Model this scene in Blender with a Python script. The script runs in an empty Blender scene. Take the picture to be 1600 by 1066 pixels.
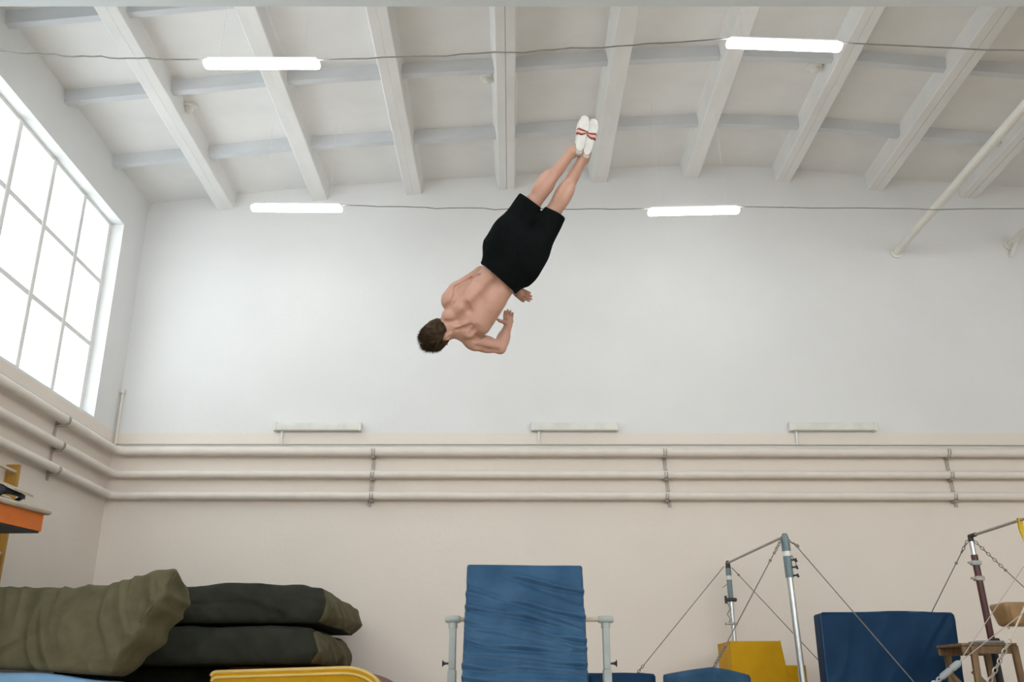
import bpy, math, random
import numpy as np
from mathutils import Matrix, Vector

# ------------------------------------------------------------------ camera, light, exposure
F = 1490.0                      # focal length in pixels of the 1600 x 1066 frame
PITCH = math.atan(550 / F)
HC = 1.0                        # camera height above the gym floor
S = bpy.context.scene
C = S.collection
cam_data = bpy.data.cameras.new('camera')
cam_data.sensor_width = 36.0
cam_data.lens = F * 36.0 / 1600.0
cam_data.clip_end = 200
cam = bpy.data.objects.new('camera', cam_data)
C.objects.link(cam)
cam.location = (0, 0, HC)
cam.rotation_euler = (math.pi / 2 + PITCH, 0, 0)
S.camera = cam
CAM = Matrix.Translation((0, 0, HC)) @ Matrix.Rotation(math.pi / 2 + PITCH, 4, 'X')

W = bpy.data.worlds.new('overcast_sky')
S.world = W
W.use_nodes = True
W.node_tree.nodes['Background'].inputs[0].default_value = (0.85, 0.93, 1.0, 1)
W.node_tree.nodes['Background'].inputs[1].default_value = 1.0
PANE_STRENGTH = 1.35
PANE_STRENGTH_FILL = 2.1
LAMP_STRENGTH = 8.0
S.view_settings.view_transform = 'Standard'
S.view_settings.look = 'None'
S.view_settings.gamma = 1.0
S.view_settings.use_curve_mapping = False
S.view_settings.exposure = 1.0
S.cycles.max_bounces = 6
S.cycles.diffuse_bounces = 5
S.cycles.glossy_bounces = 3
S.cycles.caustics_reflective = False
S.cycles.caustics_refractive = False
S.cycles.sample_clamp_indirect = 6.0
S.cycles.use_adaptive_sampling = True
S.cycles.adaptive_threshold = 0.045

# ------------------------------------------------------------------ pixel -> place helpers
def ray(x, y):
    a = (x - 800) / F; b = (533 - y) / F
    c, s = math.cos(PITCH), math.sin(PITCH)
    return np.array([a, c - b * s, s + b * c])
def atY(x, y, Y): r = ray(x, y); return r * (Y / r[1]) + np.array([0, 0, HC])
def atX(x, y, X): r = ray(x, y); return r * (X / r[0]) + np.array([0, 0, HC])
def atZ(x, y, Z): r = ray(x, y); return r * ((Z - HC) / r[2]) + np.array([0, 0, HC])

# ------------------------------------------------------------------ numpy value noise
def _hash(ix, iy, iz, seed):
    h = (ix.astype(np.int64) * 374761393 + iy.astype(np.int64) * 668265263 + iz.astype(np.int64) * 2147483647 + seed * 974634777) & 0xffffffff
    h = ((h ^ (h >> 13)) * 1274126177) & 0xffffffff
    return ((h ^ (h >> 16)) & 0xffff) / 65535.0
def vnoise(p, seed=0):
    p = np.asarray(p, float)
    i = np.floor(p).astype(np.int64); f = p - i; f = f * f * (3 - 2 * f)
    r = 0
    for dx in (0, 1):
        for dy in (0, 1):
            for dz in (0, 1):
                wgt = (f[..., 0] if dx else 1 - f[..., 0]) * (f[..., 1] if dy else 1 - f[..., 1]) * (f[..., 2] if dz else 1 - f[..., 2])
                r = r + wgt * _hash(i[..., 0] + dx, i[..., 1] + dy, i[..., 2] + dz, seed)
    return r * 2 - 1
def sstep(a, b, x):
    t = np.clip((x - a) / (b - a), 0, 1); return t * t * (3 - 2 * t)

# ------------------------------------------------------------------ materials
def mat(name, col, rough=0.6, metal=0.0, var=0.06, scale=3.0, bump=0.0, bscale=40.0, emit=None, estr=0.0, sss=0.0, spec=0.5, col2=None, detail=4.0, stretch=None):
    m = bpy.data.materials.new(name); m.use_nodes = True
    nt = m.node_tree; b = nt.nodes['Principled BSDF']
    b.inputs['Roughness'].default_value = rough
    b.inputs['Metallic'].default_value = metal
    b.inputs['Specular IOR Level'].default_value = spec
    tc = nt.nodes.new('ShaderNodeTexCoord')
    src = tc.outputs['Object']
    if stretch:
        mp = nt.nodes.new('ShaderNodeMapping'); mp.inputs['Scale'].default_value = stretch
        nt.links.new(src, mp.inputs['Vector']); src = mp.outputs['Vector']
    n = nt.nodes.new('ShaderNodeTexNoise'); n.inputs['Scale'].default_value = scale; n.inputs['Detail'].default_value = detail
    nt.links.new(src, n.inputs['Vector'])
    r = nt.nodes.new('ShaderNodeValToRGB')
    c2 = col2 if col2 else tuple(max(0, c * (1 - var * 2)) for c in col)
    r.color_ramp.elements[0].color = (*c2, 1); r.color_ramp.elements[0].position = 0.35
    r.color_ramp.elements[1].color = (*col, 1); r.color_ramp.elements[1].position = 0.62
    nt.links.new(n.outputs['Fac'], r.inputs['Fac'])
    nt.links.new(r.outputs['Color'], b.inputs['Base Color'])
    if bump:
        n2 = nt.nodes.new('ShaderNodeTexNoise'); n2.inputs['Scale'].default_value = bscale; n2.inputs['Detail'].default_value = 6
        nt.links.new(src, n2.inputs['Vector'])
        bp = nt.nodes.new('ShaderNodeBump'); bp.inputs['Strength'].default_value = bump; bp.inputs['Distance'].default_value = 0.02
        nt.links.new(n2.outputs['Fac'], bp.inputs['Height']); nt.links.new(bp.outputs['Normal'], b.inputs['Normal'])
    if emit:
        b.inputs['Emission Color'].default_value = (*emit, 1); b.inputs['Emission Strength'].default_value = estr
    if sss:
        b.inputs['Subsurface Weight'].default_value = sss
        b.inputs['Subsurface Radius'].default_value = (1.0, 0.35, 0.2); b.inputs['Subsurface Scale'].default_value = 0.008
    return m

def wall_paint(name, upper, lower, zsplit):
    """two coats of paint: white above, warm beige dado below the pipes"""
    m = bpy.data.materials.new(name); m.use_nodes = True
    nt = m.node_tree; b = nt.nodes['Principled BSDF']; b.inputs['Roughness'].default_value = 0.75; b.inputs['Specular IOR Level'].default_value = 0.25
    g = nt.nodes.new('ShaderNodeNewGeometry'); sep = nt.nodes.new('ShaderNodeSeparateXYZ')
    nt.links.new(g.outputs['Position'], sep.inputs[0])
    n = nt.nodes.new('ShaderNodeTexNoise'); n.inputs['Scale'].default_value = 0.9; n.inputs['Detail'].default_value = 5
    nt.links.new(g.outputs['Position'], n.inputs['Vector'])
    nb = nt.nodes.new('ShaderNodeTexNoise'); nb.inputs['Scale'].default_value = 14; nb.inputs['Detail'].default_value = 6
    nt.links.new(g.outputs['Position'], nb.inputs['Vector'])
    mth = nt.nodes.new('ShaderNodeMapRange'); mth.inputs[1].default_value = zsplit - 0.012; mth.inputs[2].default_value = zsplit + 0.012
    nt.links.new(sep.outputs['Z'], mth.inputs[0])
    mx = nt.nodes.new('ShaderNodeMix'); mx.data_type = 'RGBA'
    nt.links.new(mth.outputs[0], mx.inputs[0]); mx.inputs[6].default_value = (*lower, 1); mx.inputs[7].default_value = (*upper, 1)
    rp = nt.nodes.new('ShaderNodeMapRange'); rp.inputs[1].default_value = 0.3; rp.inputs[2].default_value = 0.7; rp.inputs[3].default_value = 0.955; rp.inputs[4].default_value = 1.0
    nt.links.new(n.outputs['Fac'], rp.inputs[0])
    mu = nt.nodes.new('ShaderNodeMix'); mu.data_type = 'RGBA'; mu.blend_type = 'MULTIPLY'; mu.inputs[0].default_value = 1
    nt.links.new(mx.outputs[2], mu.inputs[6]); nt.links.new(rp.outputs[0], mu.inputs[7])
    nt.links.new(mu.outputs[2], b.inputs['Base Color'])
    bp = nt.nodes.new('ShaderNodeBump'); bp.inputs['Strength'].default_value = 0.12; bp.inputs['Distance'].default_value = 0.02
    nt.links.new(nb.outputs['Fac'], bp.inputs['Height']); nt.links.new(bp.outputs['Normal'], b.inputs['Normal'])
    return m

M = {
 'wall': wall_paint('two_tone_wall_paint', (0.775, 0.772, 0.762), (0.80, 0.725, 0.645), 4.605),
 'ceil': mat('whitewashed_concrete', (0.85, 0.84, 0.82), 0.8, var=0.03, scale=1.3, bump=0.08, bscale=20, spec=0.2),
 'rib': mat('cool_white_concrete', (0.68, 0.70, 0.725), 0.8, var=0.03, scale=2, bump=0.06, bscale=20, spec=0.2),
 'beam': mat('blue_grey_beam_paint', (0.66, 0.70, 0.72), 0.7, var=0.03, scale=1, spec=0.3),
 'floor': mat('honey_floor_boards', (0.62, 0.55, 0.46), 0.45, var=0.08, scale=2, stretch=(8, 0.6, 1)),
 'frame': mat('white_window_paint', (0.80, 0.80, 0.78), 0.5, var=0.03),
 'pane': mat('frosted_daylit_pane', (0.8, 0.85, 0.87), 0.35, var=0.0, emit=(0.86, 0.95, 1.0), estr=PANE_STRENGTH),
 'fillpane': mat('added_fill_pane', (0.8, 0.85, 0.87), 0.35, var=0.0, emit=(0.95, 0.98, 1.0), estr=PANE_STRENGTH_FILL),  # glows stronger than the left panes, to fill the room with light
 'pipe': mat('cream_pipe_paint', (0.79, 0.725, 0.655), 0.6, var=0.03, scale=4, spec=0.25),
 'rust': mat('worn_bracket_metal', (0.50, 0.44, 0.38), 0.6, metal=0.2, var=0.15, scale=20),
 'lampglow': mat('lit_lamp_diffuser', (0.9, 0.9, 0.9), 0.4, var=0.0, emit=(0.95, 0.98, 1.0), estr=LAMP_STRENGTH),
 'lampbody': mat('white_lamp_housing', (0.82, 0.82, 0.81), 0.45, var=0.02),
 'walllamp': mat('aged_white_lamp_cover', (0.74, 0.735, 0.68), 0.45, var=0.05, scale=6),
 'cable': mat('grey_cable_sheath', (0.30, 0.29, 0.27), 0.6, var=0.1, scale=10),
 'olive': mat('pale_olive_canvas', (0.135, 0.124, 0.074), 0.9, var=0.10, scale=5, bump=0.25, bscale=60, spec=0.1),
 'darkolive': mat('dark_olive_canvas', (0.036, 0.038, 0.029), 0.9, var=0.12, scale=4, bump=0.25, bscale=50, spec=0.1),
 'blue': mat('worn_blue_vinyl', (0.034, 0.096, 0.185), 0.5, var=0.08, scale=4, bump=0.08, bscale=30, col2=(0.020, 0.066, 0.135), spec=0.22),
 'deepblue': mat('deep_blue_vinyl', (0.006, 0.036, 0.090), 0.55, var=0.10, scale=3, bump=0.08, bscale=30, spec=0.15),
 'skyblue': mat('light_blue_vinyl', (0.22, 0.42, 0.66), 0.45, var=0.05, scale=4),
 'yellow': mat('yellow_vinyl', (0.62, 0.33, 0.004), 0.6, var=0.05, scale=4, spec=0.15),
 'paleyellow': mat('pale_yellow_piping', (0.80, 0.55, 0.16), 0.5, var=0.04, scale=6),
 'burgundy': mat('burgundy_vinyl', (0.20, 0.065, 0.065), 0.5, var=0.08, scale=5),
 'postgrey': mat('grey_green_post_paint', (0.42, 0.46, 0.44), 0.45, var=0.06, scale=8),
 'wood': mat('pale_wooden_rail', (0.62, 0.54, 0.42), 0.5, var=0.08, scale=6, stretch=(1, 8, 8)),
 'black': mat('black_plastic', (0.015, 0.015, 0.016), 0.45, var=0.02),
 'steel': mat('polished_steel_tube', (0.62, 0.66, 0.68), 0.28, metal=0.85, var=0.05, scale=6),
 'teal': mat('blue_grey_sleeve_paint', (0.17, 0.235, 0.255), 0.4, var=0.08, scale=12),
 'bar': mat('bare_steel_bar', (0.42, 0.38, 0.34), 0.4, metal=0.6, var=0.06, scale=10),
 'wire': mat('dull_steel_wire', (0.25, 0.22, 0.19), 0.5, metal=0.4, var=0.1, scale=30),
 'oxblood': mat('oxblood_post_paint', (0.085, 0.022, 0.02), 0.4, var=0.1, scale=8),
 'brownwood': mat('aged_brown_wood', (0.22, 0.13, 0.06), 0.55, var=0.2, scale=4, stretch=(6, 6, 1)),
 'leather': mat('tan_leather', (0.34, 0.20, 0.085), 0.5, var=0.15, scale=6, bump=0.1, bscale=25),
 'ochre': mat('ochre_varnished_wood', (0.42, 0.22, 0.03), 0.45, var=0.12, scale=5, stretch=(6, 6, 1)),
 'orange': mat('orange_vinyl', (0.62, 0.15, 0.012), 0.5, var=0.05, scale=4),
 'beige': mat('beige_canvas', (0.46, 0.40, 0.31), 0.7, var=0.06, scale=6),
 'navy': mat('dark_navy_vinyl', (0.022, 0.03, 0.045), 0.5, var=0.08, scale=5),
 'strap': mat('yellow_strap', (0.72, 0.50, 0.02), 0.6, var=0.1, scale=15),
 'whiteplast': mat('white_plastic', (0.80, 0.78, 0.72), 0.4, var=0.03),
 'greypl': mat('pale_grey_plastic', (0.30, 0.325, 0.335), 0.5, var=0.05),
 'skin': mat('skin', (0.46, 0.265, 0.195), 0.5, var=0.07, scale=9, bump=0.03, bscale=60, spec=0.35, col2=(0.41, 0.225, 0.165)),
 'hair': mat('dark_brown_hair', (0.055, 0.034, 0.016), 0.6, var=0.25, scale=40, bump=0.4, bscale=120, col2=(0.018, 0.011, 0.006), spec=0.15),
 'shorts': mat('black_cotton', (0.0045, 0.0060, 0.0060), 0.95, var=0.15, scale=6, bump=0.1, bscale=90, spec=0.06),
 'shoe': mat('white_shoe_leather', (0.62, 0.61, 0.575), 0.6, var=0.05, scale=20),
 'sole': mat('off_white_suede_sole', (0.58, 0.57, 0.535), 0.8, var=0.06, scale=25),
 'maroon': mat('maroon_elastic', (0.20, 0.03, 0.03), 0.7, var=0.1, scale=30),
 'salmon': mat('salmon_elastic', (0.66, 0.36, 0.27), 0.7, var=0.08, scale=30),
 'eye': mat('eye_white', (0.75, 0.73, 0.70), 0.2, var=0.0),
}

# ------------------------------------------------------------------ object helpers
class MB:
    """collects verts and faces, then builds one mesh object"""
    def __init__(s): s.v = []; s.f = []
    def add(s, vs, fs):
        o = len(s.v); s.v += [tuple(map(float, p)) for p in vs]; s.f += [tuple(i + o for i in q) for q in fs]; return s
    def box(s, lo, hi, bev=0.0):
        x0, y0, z0 = lo; x1, y1, z1 = hi
        if bev <= 0:
            v = [(x0,y0,z0),(x1,y0,z0),(x1,y1,z0),(x0,y1,z0),(x0,y0,z1),(x1,y0,z1),(x1,y1,z1),(x0,y1,z1)]
            return s.add(v, [(0,3,2,1),(4,5,6,7),(0,1,5,4),(1,2,6,5),(2,3,7,6),(3,0,4,7)])
        b = bev
        P = []
        ring = lambda z, i: [(x0+b+i,y0+i,z),(x1-b-i,y0+i,z),(x1-i,y0+b+i,z),(x1-i,y1-b-i,z),(x1-b-i,y1-i,z),(x0+b+i,y1-i,z),(x0+i,y1-b-i,z),(x0+i,y0+b+i,z)]
        P += ring(z0, b*.7) + ring(z0+b, 0) + ring(z1-b, 0) + ring(z1, b*.7)
        fs = [tuple(range(7,-1,-1)), tuple(range(24,32))]
        for k in range(3):
            for i in range(8):
                j = (i+1) % 8; fs.append((k*8+i, k*8+j, k*8+8+j, k*8+8+i))
        return s.add(P, fs)
    def tube(s, pts, r, n=12, cap=True):
        pts = [np.array(p, float) for p in pts]
        rs = r if hasattr(r, '__len__') else [r] * len(pts)
        up = None; rings = []
        for i, p in enumerate(pts):
            a = pts[max(0, i-1)]; b = pts[min(len(pts)-1, i+1)]
            t = b - a; t = t / (np.linalg.norm(t) + 1e-9)
            if up is None:
                up = np.array([0, 0, 1.0]) if abs(t[2]) < 0.9 else np.array([1.0, 0, 0])
            u = up - t * np.dot(up, t); u /= np.linalg.norm(u) + 1e-9; up = u
            w = np.cross(t, u)
            rings.append([p + rs[i] * (u * math.cos(2*math.pi*k/n) + w * math.sin(2*math.pi*k/n)) for k in range(n)])
        vs = [q for rg in rings for q in rg]; fs = []
        for i in range(len(pts)-1):
            for k in range(n):
                l = (k+1) % n; fs.append((i*n+k, i*n+l, (i+1)*n+l, (i+1)*n+k))
        if cap:
            fs.append(tuple(range(n-1, -1, -1))); fs.append(tuple((len(pts)-1)*n + k for k in range(n)))
        return s.add(vs, fs)
    def bar(s, a, b, wx, wz, side=(0, 0, 1)):
        """rectangular bar from a to b"""
        a = np.array(a, float); b = np.array(b, float); t = b - a; t /= np.linalg.norm(t)
        sd = np.array(side, float); u = sd - t*np.dot(sd, t); u /= np.linalg.norm(u); w = np.cross(t, u)
        v = [p + u*sx*wz/2 + w*sy*wx/2 for p in (a, b) for sx, sy in ((-1,-1),(1,-1),(1,1),(-1,1))]
        return s.add(v, [(3,2,1,0),(4,5,6,7),(0,1,5,4),(1,2,6,5),(2,3,7,6),(3,0,4,7)])
    def prism(s, poly, y0, y1):
        """polygon in XZ extruded along Y"""
        n = len(poly); v = [(x, y0, z) for x, z in poly] + [(x, y1, z) for x, z in poly]
        fs = [tuple(range(n-1, -1, -1)), tuple(range(n, 2*n))] + [(i, (i+1) % n, n+(i+1) % n, n+i) for i in range(n)]
        return s.add(v, fs)
    def build(s, name, m, parent=None, smooth=False, origin=None):
        v = np.array(s.v)
        o = np.array(origin, float) if origin is not None else np.zeros(3)
        me = bpy.data.meshes.new(name)
        me.from_pydata((v - o).tolist(), [], s.f)
        me.materials.append(M[m]); 
        bm_fix(me)
        ob = bpy.data.objects.new(name, me); C.objects.link(ob)
        ob.location = o
        if smooth: shade(me, smooth)
        if parent is not None: ob.parent = parent; ob.matrix_parent_inverse = Matrix.Identity(4); ob.location = o - np.array(parent_loc(parent))
        return ob
def parent_loc(p):
    l = np.array(p.location)
    while p.parent is not None: p = p.parent; l = l + np.array(p.location)
    return l
def bm_fix(me):
    import bmesh
    b = bmesh.new(); b.from_mesh(me); bmesh.ops.recalc_face_normals(b, faces=b.faces); b.to_mesh(me); b.free()
def shade(me, ang=True):
    me.polygons.foreach_set('use_smooth', [True] * len(me.polygons))
    if ang is not True:
        me.set_sharp_from_angle(angle=math.radians(ang))
def tag(o, label, cat, group=None):
    o['label'] = label; o['category'] = cat
    if group: o['group'] = group
    return o
def empty(name, loc):
    o = bpy.data.objects.new(name, None); C.objects.link(o); o.location = tuple(map(float, loc)); o.empty_display_size = 0.1; return o
def thing(name, loc, label, cat, group=None): return tag(empty(name, loc), label, cat, group)
def struct(o): o['kind'] = 'structure'; return o
def raw_mesh(name, v, f, m, parent=None, loc=(0, 0, 0), smooth=True):
    """fast numpy mesh; f is (n,3) or (n,4)"""
    v = np.asarray(v, np.float32); f = np.asarray(f, np.int32); k = f.shape[1]
    me = bpy.data.meshes.new(name)
    me.vertices.add(len(v)); me.vertices.foreach_set('co', v.ravel())
    me.loops.add(f.size); me.loops.foreach_set('vertex_index', f.ravel())
    me.polygons.add(len(f)); me.polygons.foreach_set('loop_start', np.arange(0, f.size, k, dtype=np.int32))
    me.update(calc_edges=True); me.validate()
    me.materials.append(M[m])
    if smooth: shade(me, smooth)
    ob = bpy.data.objects.new(name, me); C.objects.link(ob); ob.location = tuple(map(float, loc))
    if parent is not None: ob.parent = parent
    return ob

def soft_box(size, r, step, disp=None):
    """rounded box surface as numpy arrays (verts, quads), centred at origin; disp(p, n) -> offset along the normal"""
    hx = np.array(size) / 2.0
    V = []; Q = []; off = 0
    for ax in range(3):
        a, b = [(1, 2), (2, 0), (0, 1)][ax]
        na = max(2, int(size[a] / step)); nb = max(2, int(size[b] / step))
        u = np.linspace(-hx[a], hx[a], na + 1); w = np.linspace(-hx[b], hx[b], nb + 1)
        for sg in (-1, 1):
            U, Wd = np.meshgrid(u, w, indexing='ij')
            P = np.zeros(U.shape + (3,)); P[..., a] = U; P[..., b] = Wd; P[..., ax] = sg * hx[ax]
            idx = np.arange(U.size).reshape(U.shape) + off
            q = np.stack([idx[:-1, :-1], idx[1:, :-1], idx[1:, 1:], idx[:-1, 1:]], -1).reshape(-1, 4)
            if sg < 0: q = q[:, ::-1]
            V.append(P.reshape(-1, 3)); Q.append(q); off += U.size
    V = np.concatenate(V); Q = np.concatenate(Q)
    key = np.round(V / 1e-5).astype(np.int64)
    _, first, inv = np.unique(key, axis=0, return_index=True, return_inverse=True)
    V = V[first]; Q = inv.ravel()[Q]
    inner = np.clip(V, -(hx - r), hx - r); n = V - inner; n /= np.linalg.norm(n, axis=1, keepdims=True) + 1e-12
    V = inner + n * r
    if disp is not None: V = V + n * disp(V, n)[:, None]
    return V, Q

# ================================================================== THE ROOM
XL, XR, YB, YF = -5.87, 11.95, 13.7, -3.6
struct(MB().box((XL - .4, YF - .3, -.2), (XR + .3, YB + .3, 0)).build('floor', 'floor'))
struct(MB().box((XL - .4, YB, 0), (XR + .3, YB + .3, 9.6)).build('wall_back', 'wall'))
RWIN = [(-3.3, .93)]
wr = MB().box((XR, YF - .3, 0), (XR + .3, YB, 4.6)).box((XR, YF - .3, 7.65), (XR + .3, YB, 9.6))
for a, b in ((YF - .3, -3.3), (.93, YB)): wr.box((XR, a, 4.6), (XR + .3, b, 7.65))
struct(wr.build('wall_right', 'wall'))
FWIN = [(-5.1, .1), (.6, 5.8), (6.3, 11.5)]; FZ0, FZ1 = 3.4, 8.0
wf = MB().box((XL - .4, YF - .3, 0), (XR + .3, YF, FZ0)).box((XL - .4, YF - .3, FZ1), (XR + .3, YF, 9.6))
xs = [XL - .4] + [x for w in FWIN for x in w] + [XR + .3]
for a, b in zip(xs[0::2], xs[1::2]): wf.box((a, YF - .3, FZ0), (b, YF, FZ1))
struct(wf.build('wall_front', 'wall'))
WIN = [(8.15, 12.93), (2.15, 6.93), (-3.3, 0.93)]
ZS, ZT = 4.60, 7.65
wl = MB().box((XL - .34, YF, 0), (XL, YB, ZS)).box((XL - .34, YF, ZT), (XL, YB, 9.6))
ys = [YF] + [y for w in reversed(WIN) for y in w] + [YB]
for a, b in zip(ys[0::2], ys[1::2]): wl.box((XL - .34, a, ZS), (XL, b, ZT))
struct(wl.build('wall_left', 'wall'))

# windows: painted timber grid of frosted panes, set back in the reveal
XW = -6.08
for k, (y0, y1) in enumerate(WIN):
    w = struct(empty('window_%d' % (k + 1), (XW, (y0 + y1) / 2, ZS)))
    z0, z1 = ZS, ZT
    fr = MB(); t = .10
    fr.box((XW - .05, y0, z0), (XW + .03, y0 + t, z1)).box((XW - .05, y1 - t, z0), (XW + .03, y1, z1))
    fr.box((XW - .05, y0 + t, z0), (XW + .03, y1 - t, z0 + .085)).box((XW - .05, y0 + t, z1 - .05), (XW + .03, y1 - t, z1))
    fr.build('window_frame', 'frame', w, origin=(XW, (y0 + y1) / 2, z0))
    sill = MB().box((XW + .03, y0, z0 - .001), (XL + .0, y1, z0 + .035)); sill.build('window_sill', 'frame', w, origin=(XW, (y0 + y1) / 2, z0))
    ya = [y1 - .05 - i * (y1 - y0 - .10) / 5 for i in range(6)]
    za = [z0 + .085, 5.69, 6.66, z1 - .05]
    for i in range(1, 5):
        MB().box((XW - .035, ya[i] - .048, z0 + .085), (XW + .055, ya[i] + .048, z1 - .05), .008).build('mullion', 'frame', w, origin=(XW, ya[i], z0))
    for j in (1, 2):
        for i in range(5):
            MB().box((XW - .03, ya[i+1] + .048, za[j] - .036), (XW + .045, ya[i] - .048, za[j] + .036), .006).build('glazing_bar', 'frame', w, origin=(XW, ya[i], za[j]))
    for i in range(5):
        for j in range(3):
            MB().box((XW - .012, ya[i+1] + .030, za[j] + .02), (XW - .006, ya[i] - .030, za[j+1] - .02)).build('pane', 'pane', w, origin=(XW, ya[i], za[j]))

# unseen windows added in the wall behind the camera as fill light
for k, (x0, x1) in enumerate(FWIN):
    yw = YF - .2; L = ((x0 + x1) / 2, yw, FZ0)
    w = struct(empty('window_%d' % (k + 4), L)); t = .06
    MB().box((x0, yw - .03, FZ0), (x0 + t, yw + .05, FZ1)).box((x1 - t, yw - .03, FZ0), (x1, yw + .05, FZ1)).box((x0 + t, yw - .03, FZ0), (x1 - t, yw + .05, FZ0 + t)).box((x0 + t, yw - .03, FZ1 - t), (x1 - t, yw + .05, FZ1)).build('window_frame', 'frame', w, origin=L)
    xa = np.linspace(x0 + t, x1 - t, 6); za = np.linspace(FZ0 + t, FZ1 - t, 6)
    for i in range(1, 5): MB().box((xa[i] - .03, yw - .02, FZ0 + t), (xa[i] + .03, yw + .035, FZ1 - t)).build('mullion', 'frame', w, origin=L)
    for j in range(1, 5):
        for i in range(5): MB().box((xa[i] + .03, yw - .015, za[j] - .025), (xa[i + 1] - .03, yw + .028, za[j] + .025)).build('glazing_bar', 'frame', w, origin=L)
    for i in range(5):
        for j in range(5): MB().box((xa[i] + .02, yw, za[j] + .018), (xa[i + 1] - .02, yw + .006, za[j + 1] - .018)).build('pane', 'fillpane', w, origin=L)

for k, (y0, y1) in enumerate(RWIN):  # another unseen window, added in the right wall for fill light
    xw = XR + .2; L = (xw, (y0 + y1) / 2, 4.6); t = .06; z0, z1 = 4.6, 7.65
    w = struct(empty('window_%d' % (k + 7), L))
    MB().box((xw - .05, y0, z0), (xw + .03, y0 + t, z1)).box((xw - .05, y1 - t, z0), (xw + .03, y1, z1)).box((xw - .05, y0 + t, z0), (xw + .03, y1 - t, z0 + t)).box((xw - .05, y0 + t, z1 - t), (xw + .03, y1 - t, z1)).build('window_frame', 'frame', w, origin=L)
    ya = np.linspace(y0 + t, y1 - t, 6); za = np.linspace(z0 + t, z1 - t, 4)
    for i in range(1, 5): MB().box((xw - .035, ya[i] - .03, z0 + t), (xw + .02, ya[i] + .03, z1 - t)).build('mullion', 'frame', w, origin=L)
    for j in (1, 2):
        for i in range(5): MB().box((xw - .028, ya[i] + .03, za[j] - .025), (xw + .015, ya[i + 1] - .03, za[j] + .025)).build('glazing_bar', 'frame', w, origin=L)
    for i in range(5):
        for j in range(3): MB().box((xw - .006, ya[i] + .02, za[j] + .018), (xw, ya[i + 1] - .02, za[j + 1] - .018)).build('pane', 'fillpane', w, origin=L)

# ceiling of ribbed concrete roof panels laid over an arched roof beam
RX = [-6.15, -4.646, -3.13, -1.615, -.104, 1.41, 2.925, 4.442, 5.935, 7.42, 8.93, 10.44, 11.95]
RZ = [8.40, 8.57, 8.745, 8.845, 8.945, 9.07, 9.15, 9.09, 8.93, 8.79, 8.68, 8.55, 8.42]
ceiling = struct(empty('ceiling', (0, 0, 8.4)))
RD = .26
ROWS = [7.7, 1.7, -4.3]
for i in range(12):
    dx = RX[i+1] - RX[i]; dz = RZ[i+1] - RZ[i]; L = math.hypot(dx, dz); ang = -math.atan2(dz, dx)
    g0 = .004 if i == 7 else .0006; g1 = .004 if i == 6 else .0006
    prof = [(g0, .08), (g0, -RD + (.012 if g0 > .002 else .001)), (.016 if g0 > .002 else g0 + .001, -RD), (.118, -RD), (.130, -RD + .012), (.158, -.02), (.178, 0),
            (L - .178, 0), (L - .158, -.02), (L - .130, -RD + .012), (L - .118, -RD), (L - (.016 if g1 > .002 else g1 + .001), -RD), (L - g1, -RD + (.012 if g1 > .002 else .001)), (L - g1, .08)]
    me = None; cme = None
    for y0 in ROWS:
        if me is None:
            p = MB()
            # three convex pieces of one section keep the caps clean
            p.prism([prof[q] for q in range(0, 7)] + [(.178, .08)], 0, 6.0)
            p.prism([(.178, 0), (L - .178, 0), (L - .178, .08), (.178, .08)], 0, 6.0)
            p.prism([prof[q] for q in range(7, 14)] + [(L - .178, .08)], 0, 6.0)
            ob = p.build('roof_panel', 'ceil'); me = ob.data
        else:
            ob = bpy.data.objects.new('roof_panel', me); C.objects.link(ob)
        ob.parent = ceiling; ob.location = (RX[i], y0, RZ[i] - 8.4); ob.rotation_euler = (0, ang, 0)
        for yc in (.0, 1.44, 2.99, 4.60):
            if cme is None:
                c = MB()
                h = .155
                sec = [(-.085, 0.0), (-.05, -h), (.05, -h), (.085, 0.0)]
                v = [(x, y, z) for x in (.14, L - .14) for y, z in sec]
                c.add(v, [(3, 2, 1, 0), (4, 5, 6, 7), (0, 1, 5, 4), (1, 2, 6, 5), (2, 3, 7, 6), (3, 0, 4, 7)])
                cb = c.build('cross_rib', 'rib'); cme = cb.data
            else:
                cb = bpy.data.objects.new('cross_rib', cme); C.objects.link(cb)
            cb.parent = ob; cb.location = (0, yc + (.09 if yc == 0 else 0), 0)
for n, yb in enumerate((7.7, 1.7)):
    poly = [(XL, 7.535), (XR, 7.535)] + [(x, z - RD - .005) for x, z in reversed(list(zip(RX, RZ))[1:])] + [(XL, 8.16)]
    struct(MB().prism(poly, yb - .2, yb + .2).build('roof_beam', 'beam'))

# ================================================================== PIPES ON THE WALLS
def pipe_run(zl, zr, rad, off, label, name='heating_pipe', matn='pipe', joints=()):
    """one pipe along the left wall, round the corner and along the back wall"""
    cx, cy = XL + off, YB - off; br = .16
    pts = [(cx, YF + .02, zl), (cx, 0, zl), (cx, cy - br, zl)]
    for a in range(1, 6):
        t = a / 6 * math.pi / 2
        pts.append((cx + br - br * math.cos(t), cy - br + br * math.sin(t), zl))
    pts += [(cx + br, cy, zl), (2, cy, zl + (zr - zl) * .45), (XR - .02, cy, zr)]
    o = tag(empty(name, (cx, cy, zl)), label, 'pipe', 'heating pipes on the walls')
    MB().tube(pts, rad, 20).build('pipe_body', matn, o, smooth=60, origin=(cx, cy, zl))
    for x in joints:
        zz = zl + (zr - zl) * (x - cx) / (XR - cx)
        MB().tube([(x - .02, cy, zz), (x + .02, cy, zz)], rad * 1.06, 20).build('weld_collar', matn, o, smooth=60, origin=(cx, cy, zl))
    return o
pipe_run(4.300, 4.270, .066, .115, 'fat cream heating pipe, the topmost of the three, below the wall lamps', joints=(-1.35, -.63, .2, .93))
pipe_run(3.965, 3.950, .058, .105, 'cream heating pipe in the middle of the three wall pipes', joints=(3.1,))
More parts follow.
